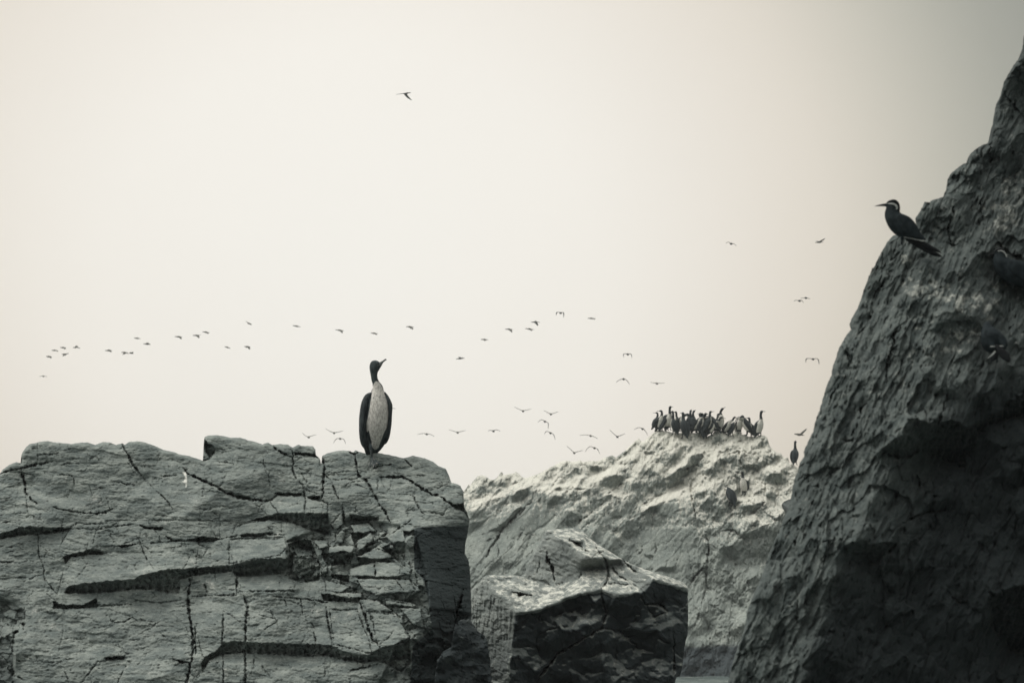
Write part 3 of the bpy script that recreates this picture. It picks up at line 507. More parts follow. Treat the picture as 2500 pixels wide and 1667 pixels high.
blk = area(Fa, [G4([(180, 640), (480, 700), (760, 520), (900, 600), (1000, 900), (900, 1100), (500, 1200), (180, 1100)]), G4([(480, 100), (780, 20), (1050, 260), (700, 330), (480, 330)]), G6([(560, 200), (1150, 300), (1100, 1000), (600, 1100), (450, 500)])], 10)
Fa.facets(24, 22, 15, 1.0, 17, edge=4, mask=blk)
U, Dn = 1.9, -2.0
for T, rr, uu, pts in ((G1, .5, -.7, [(780, 600), (930, 480), (1030, 470), (1040, 560), (960, 660), (800, 690)]), (G1, .6, -.9, [(1370, 690), (1470, 560), (1560, 620), (1490, 740), (1400, 740)]), (G1, .2, -.9, [(1480, 500), (1560, 410), (1590, 500)]),
                       (G1, .7, -1.0, [(780, 880), (850, 810), (950, 770), (830, 920), (740, 1010), (600, 1130), (380, 1180), (560, 1080), (740, 950)]), (G1, .3, -.4, [(110, 1040), (340, 970), (300, 1060), (150, 1150)]),
                       (G1, -.1, .9, [(260, 1120), (500, 1010), (760, 900), (740, 960), (560, 1090), (380, 1180)]), (G1, -.1, .8, [(280, 1230), (580, 1130), (560, 1220), (300, 1340)]), (G1, -.4, .7, [(560, 1240), (900, 900), (1180, 600), (1200, 700), (900, 1100), (740, 1400), (600, 1500)]),
                       (G1, -.2, 1.7, [(540, 560), (820, 380), (1300, 280), (1200, 360), (900, 500), (740, 600), (600, 580)]), (G1, .1, 1.5, [(60, 680), (560, 560), (700, 560), (480, 640), (120, 740)]), (G1, .5, -.8, [(1680, 800), (1900, 960), (1760, 1090), (1640, 1040)]),
                       (G1, -.3, -.6, [(540, 310), (600, 210), (635, 220), (620, 260)]), (G1, -.2, 1.8, [(1200, 460), (1560, 390), (1730, 380), (1700, 440), (1400, 460)]), (G1, 0, 1.8, [(1790, 260), (1950, 250), (2010, 290), (1850, 330)]),
                       (G2, .5, -1.4, [(320, 860), (420, 770), (540, 790), (620, 820), (560, 900), (400, 1010), (340, 940)]), (G2, .5, -1.2, [(340, 1120), (400, 1080), (560, 1150), (600, 1450), (420, 1480), (420, 1280)]), (G2, .2, -1.1, [(100, 640), (200, 640), (240, 690), (110, 740)]),
                       (G2, -.1, 1.8, [(60, 800), (580, 580), (600, 640), (300, 800), (200, 890), (50, 880)]), (G2, .3, -.9, [(930, 400), (1080, 400), (1080, 450), (940, 450)]), (G2, .5, -1.1, [(1330, 520), (1440, 500), (1430, 690), (1370, 680)]), (G2, .6, -1.3, [(1450, 700), (1650, 640), (1780, 600), (1620, 760), (1500, 940), (1320, 1000), (1330, 800)]),
                       (G2, .5, -1.0, [(1640, 500), (1800, 440), (1830, 560), (1700, 650), (1600, 680)]), (G2, .3, 1.4, [(1760, 680), (2030, 200), (2091, 150), (2091, 350), (1850, 680)]), (G2, 0, 1.9, [(1560, 800), (1800, 690), (2000, 640), (1900, 700), (1700, 800), (1540, 900)]),
                       (G2, 0, 2.0, [(900, 1300), (1120, 1150), (1420, 990), (1540, 940), (1670, 970), (1500, 1040), (1280, 1180), (1000, 1310), (860, 1380)]), (G2, .3, -1.6, [(960, 1390), (1020, 1290), (1150, 1250), (1120, 1310)]), (G2, -.2, .15, [(1160, 1380), (1340, 1150), (1460, 1110), (1480, 1450), (1200, 1480)]),
                       (G2, .2, .35, [(1500, 1060), (1680, 1060), (1760, 1420), (1700, 1560), (1500, 1500)]), (G2, -.1, 1.9, [(0, 1440), (200, 1300), (330, 1200), (410, 1210), (300, 1290), (0, 1500)]), (G2, 0, .4, [(60, 1470), (400, 1240), (430, 1340), (400, 1560), (60, 1560)]),
                       (G3, .8, -.9, [(590, 200), (640, 80), (760, 40), (720, 300), (670, 380), (610, 320)]), (G3, .3, .25, [(960, 200), (1700, 180), (1720, 500), (1600, 560), (1150, 560), (930, 430)]), (G3, .4, -.9, [(920, 590), (1080, 640), (1060, 700), (960, 640)]),
                       (G3, -.1, .5, [(1150, 560), (1640, 560), (1440, 780), (1170, 760)]), (G3, .2, -.9, [(1110, 860), (1200, 810), (1430, 800), (1400, 900), (1200, 880)]), (G3, .9, -.9, [(1780, 0), (2060, 0), (2000, 200), (1960, 420), (1900, 330), (1820, 200)]), (G3, -.7, .9, [(1640, 1180), (1780, 980), (1940, 820), (1900, 1180), (1800, 1300), (1630, 1500)]),
                       (G4, 0, 2.0, [(0, 400), (280, 220), (500, 160), (480, 190), (330, 240), (120, 350), (0, 420)]), (G4, -.2, 1.0, [(250, 560), (480, 590), (490, 760), (260, 740)]), (G4, -.2, .8, [(260, 380), (350, 310), (420, 360), (560, 460), (520, 600), (300, 560)]), (G4, .1, .3, [(490, 260), (700, 220), (700, 330), (530, 340)]), (G4, .1, -1.4, [(510, 350), (700, 335), (660, 400), (560, 400)]),
                       (G4, -.1, 1.8, [(600, 480), (800, 330), (900, 370), (780, 420), (620, 530)]), (G4, -.2, 1.0, [(580, 680), (770, 530), (800, 600), (800, 770), (730, 750), (660, 690)]), (G4, .9, -1.0, [(800, 600), (860, 640), (850, 700), (800, 760)]), (G4, 0, 1.4, [(490, 730), (560, 690), (700, 710), (750, 780), (600, 770)]), (G4, .3, -1.0, [(520, 810), (660, 800), (700, 830), (580, 930), (530, 920)]),
                       (G4, 0, .8, [(680, 870), (770, 840), (840, 930), (800, 1000), (700, 1010)]), (G4, .4, -.9, [(760, 520), (840, 450), (960, 440), (960, 560), (830, 560)]), (G4, .2, -.7, [(540, 1120), (840, 1000), (940, 1150), (820, 1380), (560, 1380)]), (G4, .3, -.7, [(20, 860), (130, 720), (180, 900), (140, 1050), (30, 1060)]),
                       (G6, -.4, .9, [(330, 340), (450, 130), (580, 30), (560, 300), (420, 480), (320, 480)]), (G6, .2, .1, [(600, 50), (820, 60), (810, 250), (720, 340), (590, 260)]), (G6, -.2, .4, [(700, 620), (880, 560), (850, 800), (690, 820)])):
    Fa.face(T(pts), right=rr, upw=uu*(1.6 if uu < 0 else 1.35), cav=6 if uu < -.5 else 0)
for T, wd, pts in ((G1, 6, [(940, 800), (800, 940), (620, 1140), (560, 1250), (540, 1300), (430, 1420), (380, 1568)]), (G1, 3, [(540, 1300), (580, 1480), (560, 1568)]), (G1, 3.5, [(1150, 640), (1000, 760), (900, 900)]), (G1, 2.5, [(520, 940), (680, 760), (740, 700)]), (G1, 2.5, [(1240, 390), (1330, 270), (1400, 200)]), (G1, 4, [(2080, 860), (1900, 970), (1770, 1100)]),
                   (G1, 3, [(970, 1300), (1040, 1180), (1220, 1250)]), (G1, 3, [(760, 1440), (900, 1260), (960, 1150)]), (G1, 3, [(1210, 700), (1250, 590)]), (G1, 3, [(380, 1180), (280, 1220)]), (G1, 3, [(300, 1340), (560, 1230)]), (G1, 3, [(680, 460), (900, 360)]), (G1, 3, [(1590, 580), (1760, 460), (1800, 490), (1990, 470)]), (G1, 3, [(2020, 490), (2050, 800)]),
                   (G2, 4, [(300, 1150), (400, 1040), (620, 900)]), (G2, 4, [(600, 640), (620, 740), (640, 800)]), (G2, 4, [(1090, 590), (1200, 550), (1340, 540)]), (G2, 3, [(1050, 700), (1070, 500), (1130, 420)]), (G2, 4, [(1690, 900), (1680, 1060), (1720, 1300), (1780, 1568)]), (G2, 6, [(1780, 600), (1620, 680), (1460, 700)]), (G2, 4, [(1900, 400), (1780, 640)]),
                   (G2, 4, [(1310, 1060), (1150, 1120), (1000, 1180), (860, 1300)]), (G2, 3, [(570, 1220), (700, 1090)]), (G2, 3, [(20, 1440), (160, 1300), (330, 1200)]), (G2, 3, [(1500, 1050), (1670, 1050)]), (G2, 3, [(1080, 600), (1060, 700)]),
                   (G3, 5, [(1900, 250), (1960, 420), (1950, 600), (1940, 720), (1920, 900), (1900, 1160)]), (G3, 6, [(1950, 690), (1860, 840), (1740, 960), (1640, 1130)]), (G3, 3, [(910, 460), (900, 560), (790, 640)]), (G3, 3, [(1110, 430), (1130, 540), (1080, 620)]), (G3, 2.5, [(1480, 370), (1600, 440)]), (G3, 3, [(830, 750), (900, 660)]), (G3, 3, [(1420, 900), (1440, 720), (1520, 600)]), (G3, 2.5, [(1680, 900), (1670, 720), (1650, 560)]),
                   (G3, 3, [(760, 500), (840, 400)]), (G3, 3, [(520, 620), (700, 460)]), (G4, 4, [(350, 230), (480, 190), (500, 340), (540, 370)]), (G4, 3.5, [(500, 260), (640, 230), (740, 200)]), (G4, 3.5, [(700, 220), (690, 340), (640, 420)]), (G4, 4, [(560, 920), (670, 870), (760, 780), (800, 760)]), (G4, 3, [(660, 880), (700, 1000)]), (G4, 4, [(820, 860), (860, 960), (960, 970)]),
                   (G4, 4, [(400, 420), (520, 440)]), (G4, 3, [(600, 490), (700, 400), (860, 310)]), (G4, 3, [(780, 520), (900, 420)]), (G4, 4, [(130, 1200), (130, 1480), (20, 1568)]), (G4, 3, [(200, 340), (60, 560)]), (G4, 4, [(240, 1080), (420, 1080), (520, 1160)]), (G4, 4, [(420, 100), (500, 80)]),
                   (G6, 4, [(580, 20), (570, 290), (480, 640), (440, 800)]), (G6, 4, [(800, 250), (740, 330), (640, 420)]), (G6, 4, [(640, 880), (620, 1050)]), (G6, 4, [(900, 560), (880, 900), (870, 1080)])):
    Fa.crack(T(pts), wd, 5)
x, y = Fa.u, Fa.v; rx, ry = rot(x, y, -50)
Fa.facets(30, 26, 10, .9, 91, edge=2.5, mask=smooth(1640, 1740, Fa.u)*calm, off=5); Fa.strata(34, -48, 5*(1-.6*smooth(1640, 1740, Fa.u)), 1.1, 521, mask=.35+.65*calm, run=4); Fa.strata(12, -52, 2.2, 1.3, 523, mask=calm, run=4)
Fa.extra += Fa.pm*(.25+.75*calm)*(.42+.38*smooth(1420, 1700, x))*(6.0*fbm(rx/30, ry/12, 5, 261, .64)+3.6*fbm(x/5, y/5, 3, 267)+5.5*fbm(x/5, y/22, 4, 269)+10*fbm(x/90, y/70, 3, 271)+8*np.clip(fbm(x/12, y/14, 3, 273)-.3, 0, 1)*2)
silf = [(1070, 1330), (1100, 1240)]+R3([(60, 260), (95, 200), (130, 150)])+G1([(50, 500), (120, 410), (200, 310), (240, 270), (300, 255), (370, 280), (440, 330), (500, 330), (550, 290), (600, 215), (632, 212), (640, 260), (700, 240), (770, 235), (840, 205), (880, 225), (970, 305), (1080, 280), (1200, 235), (1300, 185), (1440, 110), (1560, 45), (1640, 25), (1740, 45), (1800, 40), (1860, 15), (1910, 45), (2000, 35), (2091, 30)])+\
      G2([(180, 560), (300, 500), (420, 465), (480, 500), (600, 410), (700, 310), (780, 235), (850, 195), (880, 240), (920, 240), (1000, 170), (1080, 100)])+R4([(190, 318), (225, 322), (300, 335), (360, 345), (450, 340), (560, 345), (630, 375), (680, 350), (720, 325), (760, 325), (800, 345), (820, 365), (850, 350), (880, 320), (912, 325), (930, 355), (990, 375), (1050, 375), (1090, 362), (1130, 365), (1158, 395), (1165, 440), (1190, 480), (1220, 500), (1240, 520), (1270, 520), (1290, 555), (1330, 560), (1345, 600), (1375, 612), (1400, 635), (1430, 650), (1550, 700), (1700, 830)])
Fa.solve(110, silf, 6)
gn = smooth(1400, 1100, y+ (1500-x)*.10)*1.05 + .25*fbm(x/60, y/50, 3, 281)
gn = gn + .35*area(Fa, [G2([(1400, 990), (1530, 980), (1530, 1480), (1450, 1520), (1480, 1200)]), G2([(900, 1300), (1420, 990), (1540, 940), (1670, 970), (1000, 1310), (860, 1380)]), G1([(1860, 520), (1960, 540), (2010, 880), (1960, 900)]), G4([(260, 380), (350, 310), (420, 360), (380, 420)]), G1([(20, 560), (700, 540), (300, 800), (20, 860)]), G3([(400, 180), (560, 170), (620, 400), (560, 420)])], 5)
ufa = Fa.upface(2.0); ufb = Fa.upface(7.0)
gn = gn*(.30+.55*smooth(-.3, 1.6, ufa)+.35*smooth(.1, 1.3, ufb))
Fa.att['guano'] = np.clip(gn-.18*area(Fa, [G1([(100, 1040), (760, 900), (1000, 700), (1180, 640), (900, 1200), (600, 1568), (0, 1568)]), G3([(900, 200), (1750, 200), (1900, 600), (1600, 1300), (900, 700)]), G2([(1160, 1380), (1340, 1150), (1460, 1110), (1480, 1450)])], 6), 0, 1.1)
Fa.att['wet_shade'] = np.clip(smooth(1560, 1592, y+3*fbm(x/15, y/9, 3, 5)+ (x-1700)*.04)*.75+smooth(1180, 1560, y)*.10+.15*smooth(.2, -1.2, ufb), 0, 1)  # wet waterline band; slightly darker lower down and on down-facing slopes
rock('islet', Fa, silf, [silf[-1], (2060, 1300), (2070, 1650)], [(1070, 1650), (2070, 1650)], [silf[0], (1070, 1500), (1070, 1650)], 1.6, 14, .0, M_far, seed=43, jit=1.6,
     kind='structure', label='pale guano-streaked rocky islet carrying the colony of standing birds', category='islet')

# ================================================================== near dark cliff on the right
Cl = Relief(1740, 40, 2640, 1740, 13.2, 2200, 800, 0.1, 0.35, warp=5, seed=55)
Cl.wu += 34*fbm(Cl.u/60, Cl.v/60, 4, 58, .6); Cl.wv += 34*fbm(Cl.u/60, Cl.v/60, 4, 59, .6)
Cl.cu += 12*fbm(Cl.u/45, Cl.v/45, 3, 58)
Cl.facets(190, 120, -62, .5, 12, edge=1.0, off=16)
ridge = [B1([(1250, 330)])[0]]+B1([(1110, 1000), (1040, 1080), (950, 1180), (880, 1290), (850, 1400), (800, 1568)])+C1([(1080, 130), (1060, 260), (1040, 440), (1000, 590), (900, 640), (830, 670), (780, 800), (740, 980), (700, 1150), (640, 1300), (560, 1568)])
Cl.face([(1600, 1800), (2230, 500), (2330, 640)]+ridge+[(1900, 1800)], right=-.85, upw=.4)
Cl.face(ridge[1:]+[(1930, 1800), (2700, 1800), (2700, 950), (2400, 900)], right=.4, upw=-.2)
for T, rr, uu, pts in ((B1, .6, -2.6, [(1040, 1080), (1300, 1090), (1500, 1110), (1560, 1100), (1700, 1010), (1853, 820), (1853, 1010), (1600, 1130), (1520, 1150), (1470, 1300), (1430, 1400), (1300, 1340), (1150, 1300), (880, 1320), (950, 1180)]),
                       (B1, .2, .3, [(1490, 1180), (1600, 1120), (1853, 1000), (1853, 1568), (1440, 1500)]), (B1, .3, -1.8, [(1640, 1480), (1800, 1400), (1900, 1300), (1900, 1480), (1650, 1540)]),
                       (C1, .5, -2.8, [(830, 680), (900, 640), (1000, 605), (1100, 640), (1210, 600), (1130, 720), (1070, 745), (960, 690), (860, 700)]), (C1, .4, -2.0, [(1370, 300), (1430, 340), (1500, 330), (1610, 280), (1500, 430), (1400, 350)]),
                       (C1, .5, -2.4, [(1850, 960), (1960, 930), (2150, 940), (2150, 1400), (1900, 1250), (1850, 1080)]), (C1, -.4, .6, [(1350, 80), (1560, 120), (1660, 180), (1500, 320), (1380, 290)]), (C1, .4, -1.8, [(1850, 230), (1950, 150), (2120, 110), (2100, 240)]),
                       (C1, 0, -2.2, [(900, 440), (990, 370), (960, 420), (900, 465)]), (C1, .4, -2, [(1100, 890), (1220, 940), (1150, 950)]), (C1, -.6, .9, [(860, 590), (1000, 450), (1040, 440), (1000, 590), (930, 630)]),
                       (A1, .5, -1.8, [(1020, 900), (1060, 870), (1100, 760), (1150, 740), (1150, 850), (1090, 880), (1075, 1000), (1030, 1005)]), (A1, .3, -1.6, [(880, 990), (890, 930), (960, 900), (1000, 905), (920, 960)]), (A1, .3, -1.6, [(840, 1130), (900, 1110), (900, 1180), (850, 1170)]),
                       (A1, -.4, .9, [(910, 890), (960, 850), (1005, 830), (1010, 900), (930, 910)]), (A1, .6, -1.8, [(1260, 290), (1330, 240), (1335, 330), (1290, 320)]), (A1, .5, -1.7, [(1040, 1370), (1080, 1270), (1100, 1290), (1060, 1360)]), (A1, .3, -1.5, [(730, 1220), (790, 1205), (780, 1240)]),
                       (A1, .3, -1.5, [(985, 1440), (1010, 1460), (1000, 1500), (975, 1500)]), (A1, -.2, 1.1, [(750, 1065), (860, 1040), (930, 1080), (800, 1120)]), (A1, -.3, 1.0, [(1020, 790), (1130, 715), (1140, 750), (1040, 800)]),
                       (B1, .2, -1.6, [(1100, 480), (1350, 400), (1500, 330), (1480, 380), (1300, 460), (1180, 520)]), (B1, -.2, 1.3, [(970, 120), (1150, 60), (1280, 90), (1500, 150), (1560, 280), (1400, 330), (1250, 260), (1100, 230)]), (B1, 0, -1.8, [(1620, 0), (1853, 60), (1853, 150), (1700, 130)]),
                       (B1, .5, -1.9, [(1220, 870), (1320, 840), (1330, 900), (1240, 900)]), (B1, -.7, -1.0, [(645, 400), (680, 320), (720, 310), (660, 430)])):
    Cl.face(T(pts), right=rr, upw=uu, cav=22 if uu < -2.3 else 9 if uu < -1.4 else 0)
for T, wd, pts in ((B1, 9, [(930, 40), (870, 110), (810, 200), (785, 290)]), (B1, 5, [(785, 290), (760, 400), (690, 480), (640, 640)]), (B1, 5, [(1000, 430), (960, 480), (900, 700), (890, 800)]), (B1, 6, [(745, 950), (700, 1060)]), (B1, 5, [(550, 850), (500, 960)]), (B1, 4, [(1310, 860), (1290, 980), (1240, 1130)]), (B1, 4, [(1160, 1000), (1050, 1060)]),
                   (B1, 4, [(600, 1210), (650, 1220), (690, 1100)]), (C1, 6, [(860, 480), (820, 560), (790, 610), (720, 610)]), (C1, 5, [(640, 240), (680, 240), (710, 270)]), (C1, 4, [(600, 530), (600, 590)]), (C1, 6, [(555, 1010), (540, 1100), (520, 1190)]), (C1, 5, [(720, 830), (695, 940)]), (C1, 6, [(250, 1280), (230, 1370)]), (C1, 8, [(1340, 150), (1380, 300)]),
                   (C1, 6, [(1690, 20), (1660, 180)]), (C1, 6, [(1030, 880), (1150, 920)]), (C1, 6, [(1260, 480), (1400, 420), (1560, 400)]), (C1, 6, [(1700, 560), (1850, 690)]), (C1, 6, [(1560, 950), (1680, 1070)]), (A1, 6, [(560, 1420), (510, 1530)]), (A1, 6, [(920, 1090), (900, 1200), (930, 1350)]), (A1, 5, [(1150, 700), (1160, 850)]), (A1, 5, [(1100, 1000), (1080, 1200)]),
                   (A1, 5, [(1230, 400), (1340, 560)])):
    Cl.crack(T(pts), wd, 6)
Cl.facets(84, 44, -64, .65, 13, edge=1.5, off=12); Cl.facets(30, 17, -62, .5, 14, edge=1, off=5)
x, y = Cl.u, Cl.v; rx, ry = rot(x, y, -62)
Cl.face(A1([(560, 1255), (760, 1200), (900, 1300), (960, 1460), (700, 1440), (540, 1330)]), right=.25, upw=1.3)
Cl.strata(46, -66, 13, 1.2, 531, run=6); Cl.strata(17, -70, 5, 1.2, 533, run=6)
r2, r3 = rot(x, y, -74)
Cl.extra += Cl.pm*(10*fbm(rx/60, ry/19, 5, 361, .64)+5.0*fbm(r2/22, r3/7, 4, 367, .6)+20*fbm(x/150, y/120, 3, 371)+16*np.clip(fbm(r2/26, r3/13, 3, 373)-.26, 0, 1)*2.2)
silc = [(1778, 1712)]+C1([(75, 1568), (90, 1500), (110, 1420), (140, 1330), (165, 1260), (190, 1180), (205, 1080), (235, 1000), (270, 920), (300, 850), (330, 760), (375, 640), (410, 560), (432, 500), (452, 455), (480, 400), (500, 330), (530, 200)])+\
       B1([(255, 1500), (280, 1430), (290, 1370), (325, 1320), (320, 1290), (340, 1240), (385, 1150), (400, 1080), (430, 1000), (450, 930), (480, 830), (515, 750), (520, 700), (545, 640), (560, 580), (610, 490), (650, 440), (640, 400), (650, 370), (690, 300), (715, 240), (740, 160), (770, 80), (800, 10)])+\
       A1([(420, 1510), (450, 1450), (490, 1370), (530, 1300), (560, 1265), (590, 1255), (640, 1248), (690, 1225), (705, 1195), (698, 1160), (740, 1092), (752, 1062), (768, 1062), (775, 1078), (790, 1055), (825, 1043), (865, 1030), (880, 990), (890, 930), (910, 890), (960, 850), (1005, 825), (1010, 800), (1030, 770), (1080, 730), (1130, 710), (1150, 690), (1163, 640), (1165, 560), (1180, 480), (1210, 420), (1225, 350), (1270, 270), (1290, 240), (1335, 180), (1340, 150), (1346, 70), (1400, -20)])
Cl.solve(260, silc, 16)
wh = area(Cl, [B1([(950, 150), (1080, 60), (1250, 80), (1400, 150), (1560, 140), (1680, 90), (1740, 180), (1720, 330), (1600, 420), (1530, 290), (1400, 320), (1240, 230), (1050, 240)]), B1([(1120, 560), (1400, 460), (1600, 430), (1560, 560), (1300, 620), (1160, 610)]), B1([(1060, 620), (1095, 620), (1060, 760), (1020, 830)]), A1([(1100, 1130), (1180, 1050), (1260, 900), (1348, 850), (1348, 1200), (1150, 1260)]), A1([(580, 1410), (700, 1400), (740, 1440), (600, 1450)])], 12)
Cl.att['guano'] = np.clip(.50*wh*(.6+.8*fbm(x/22, y/16, 4, 381)) + .10*smooth(1500, 700, y), 0, 1)
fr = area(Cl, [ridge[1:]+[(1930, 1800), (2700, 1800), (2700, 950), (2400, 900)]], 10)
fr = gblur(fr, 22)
Cl.att['wet_shade'] = np.clip(.42*fr*smooth(800, 1150, y)+.34*smooth(1100, 1650, y)+.45*smooth(2150, 2450, x), 0, 1)  # front-face shade and right-edge vignette painted in; also darker lower down
rock('cliff', Cl, silc, [silc[-1], (2640, 30)], [(2640, 1712), (2640, 30)][::-1], [silc[0], (2640, 1712)], 2.0, 4.0, 0, M_cliff) if False else None
# the patch is laid with its traced edge as the left side
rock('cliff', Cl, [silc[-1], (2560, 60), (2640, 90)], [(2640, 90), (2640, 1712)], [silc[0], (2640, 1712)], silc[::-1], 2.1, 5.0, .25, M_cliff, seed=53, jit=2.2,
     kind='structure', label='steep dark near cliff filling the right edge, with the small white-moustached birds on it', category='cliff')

# ================================================================== sea
m, t, b = mat_new('sea_water'); b.inputs['Base Color'].default_value = (.10, .125, .12, 1); b.inputs['Roughness'].default_value = .16; b.inputs['IOR'].default_value = 1.33
wn = ntex(t, 1.1, 6, .6, (1, 2.2, 1)); bp = t.nodes.new('ShaderNodeBump'); bp.inputs['Strength'].default_value = .5; bp.inputs['Distance'].default_value = .25
L(t, wn, bp.inputs['Height']); L(t, bp.outputs[0], b.inputs['Normal'])
fo = ntex(t, .8, 8, .7, (1, 3, 1)); L(t, mixc(t, mr(t, fo, .55, .68, 0, .8), (.10, .125, .12), (.55, .56, .52)), b.inputs['Base Color'])
xs = np.linspace(-40, 60, 260); ys = np.concatenate([np.linspace(2, 70, 80), np.linspace(70.5, 120, 160)]); X, Y = np.meshgrid(xs, ys)
Z = .10*fbm(X/2.2, Y/1.2, 4, 401)+.05*fbm(X/.7, Y/.5, 3, 402)
big = 4000.; Z[0] = Z[-1] = 0; Z[:, 0] = Z[:, -1] = 0
X[:, 0] -= big; X[:, -1] += big; Y[0] -= 400; Y[-1] += big*2
ii = np.arange(X.size).reshape(X.shape); Q = np.stack([ii[:-1, :-1], ii[:-1, 1:], ii[1:, 1:], ii[1:, :-1]], -1).reshape(-1, 4)
link('sea', mesh_np('sea', np.stack([X, Y, Z], -1).reshape(-1, 3), Q), m, kind='structure', label='pale choppy sea water lapping the foot of the islet', category='sea')
# BIRDS
def loft_into(V, Fc, pts, seg=14, up=(0, 1, 0)):
    """closed tube; pts = (x, y, z, half width across, half depth)"""
    n0 = len(V); n = len(pts)
    for i, p in enumerate(pts):
        c = Vector(p[:3]); a = Vector(pts[max(0, i-1)][:3]); b = Vector(pts[min(n-1, i+1)][:3]); T = (b-a)
        T = T.normalized() if T.length > 1e-9 else Vector((0, 0, 1))
        D = Vector(up); D = (D-T*D.dot(T)).normalized(); W = T.cross(D).normalized()
        for k in range(seg):
            an = 2*math.pi*k/seg; V.append(c+W*(p[3]*math.cos(an))+D*(p[4]*math.sin(an)))
    for i in range(n-1):
        for k in range(seg):
            a = n0+i*seg+k; b = n0+i*seg+(k+1) % seg; Fc.append((a, b, b+seg, a+seg))
    Fc.append(tuple(n0+k for k in range(seg))[::-1]); Fc.append(tuple(n0+(n-1)*seg+k for k in range(seg)))
def dens(pts, m=4):
    """smooth the hand-set rings with a Catmull-Rom spline"""
    P_ = [np.array(p, float) for p in pts]; out_ = []
    for i in range(len(P_)-1):
        a = P_[max(0, i-1)]; b = P_[i]; c = P_[i+1]; d = P_[min(len(P_)-1, i+2)]
        for k in range(m):
            t = k/m; q = .5*((2*b)+(c-a)*t+(2*a-5*b+4*c-d)*t*t+(3*b-a-3*c+d)*t**3); q[3:] = np.maximum(q[3:], 1e-4); out_.append(tuple(q))
    out_.append(tuple(P_[-1])); return out_
def pymesh(name, V, Fc):
    me = bpy.data.meshes.new(name); me.from_pydata([tuple(v) for v in V], [], Fc); me.update()
    me.polygons.foreach_set('use_smooth', [True]*len(me.polygons)); return me
def fuse(name, V, Fc, vox, smooth_it=4):
    """one continuous skin from overlapping lofts"""
    o = bpy.data.objects.new('tmp', pymesh('tmp', V, Fc)); COL.objects.link(o)
    r = o.modifiers.new('r', 'REMESH'); r.mode = 'VOXEL'; r.voxel_size = vox; r.use_smooth_shade = True
    s_ = o.modifiers.new('s', 'SMOOTH'); s_.factor = .5; s_.iterations = smooth_it
    bpy.context.view_layer.update(); dg = bpy.context.evaluated_depsgraph_get()
    me = bpy.data.meshes.new_from_object(o.evaluated_get(dg)); me.name = name
    old = o.data; bpy.data.objects.remove(o); bpy.data.meshes.remove(old); return me
def coords(me):
    a = np.empty(len(me.vertices)*3, np.float32); me.vertices.foreach_get('co', a); return a.reshape(-1, 3)
def paint(me, f):
    c = coords(me); at = me.attributes.new('pale', 'FLOAT', 'POINT'); at.data.foreach_set('value', np.clip(f(c), 0, 1).astype(np.float32))
def lofts(name, parts, vox=None, seg=14, sm=4, up=(0, 1, 0)):
    V, Fc = [], []
    for p in parts: loft_into(V, Fc, dens(p), seg, up)
    return fuse(name, V, Fc, vox, sm) if vox else pymesh(name, V, Fc)
def root(name, loc, label, cat, group=None, rz=0.0, sc_=1.0):
    e = bpy.data.objects.new(name, None); COL.objects.link(e); e.location = loc; e.rotation_euler = (0, 0, rz); e.scale = (sc_,)*3
    e.empty_display_size = .1; e['label'] = label; e['category'] = cat
    if group: e['group'] = group
    return e

M_plum = plain('dark_plumage', (.030, .038, .040), (.016, .021, .023), 60, .6, (1, 1, .35), pale=(.66, .64, .58), bump=.4)
M_head = plain('cormorant_plumage', (.055, .068, .070), (.025, .033, .035), 70, .6, (1, 1, .4), pale=(.56, .54, .50), bump=.5, bd=.006)
M_wing = plain('wing_feathers', (.040, .049, .051), (.010, .013, .015), 38, .55, (2.2, 2.2, .35), bump=.8, bd=.012)
M_bill = plain('horn_bill', (.17, .18, .17), (.10, .11, .105), 80, .5)
M_tern = plain('tern_slate_plumage', (.020, .027, .030), (.009, .013, .015), 34, .7, (1, 2, 1), bump=.5, bd=.008)
M_blk = plain('tern_black_feathers', (.010, .012, .013), (.007, .008, .009), 40, .55, bump=.2)
M_wht = plain('white_feathers', (.36, .37, .35), (.24, .25, .24), 90, .7)
M_eye = plain('eye', (.02, .02, .02), (.01, .01, .01), 10, .15)
M_fly = plain('flying_bird_plumage', (.10, .10, .085), (.07, .072, .062), 6, .7)
M_fly2 = plain('flying_bird_dark_plumage', (.045, .05, .046), (.03, .034, .032), 6, .7)

# ---------------------------------------------------- the tall cormorant on the outcrop
K = 21.0/F/5.225
def H(zx, zy, y=0.0): return ((zx-470)*K, y, (1400-zy)*K)
def ring(zx, zy, hw, dp, y=0.0): return (*H(zx, zy, y), hw*K, dp*K)
bx, by = 470/5.225+820, 1400/5.225+850
fd = min(float(S.depth(bx+a_, by+b_)) for a_ in (-8, 0, 10, 20) for b_ in (0, 10, 22))+.035
big = root('cormorant', P(bx, by, fd), 'tall cormorant with mottled white front and upturned head standing on the left outcrop', 'bird')
bodyp = [ring(418, 1362, 26, 22, .05), ring(440, 1310, 60, 45, .05), ring(478, 1255, 98, 80, .03), ring(500, 1180, 128, 120, .02), ring(508, 1080, 158, 150, .01), ring(516, 960, 172, 165), ring(524, 840, 172, 165), ring(528, 740, 160, 150), ring(530, 660, 135, 125), ring(531, 600, 108, 95),
         ring(530, 550, 84, 74), ring(527, 495, 66, 60), ring(506, 440, 46, 48), ring(489, 390, 42, 44), ring(482, 340, 43, 46), ring(481, 295, 52, 54), ring(488, 250, 67, 60), ring(500, 210, 70, 62), ring(516, 180, 55, 52), ring(526, 160, 25, 28)]
headp = [ring(470, 232, 45, 45), ring(510, 222, 62, 56), ring(540, 208, 46, 42), ring(560, 195, 26, 26)]
leg1 = [ring(448, 1230, 34, 34, -.035), ring(448, 1285, 22, 22, -.05), ring(456, 1340, 17, 17, -.05), ring(468, 1400, 17, 17, -.045), ring(474, 1425, 20, 16, -.05)]
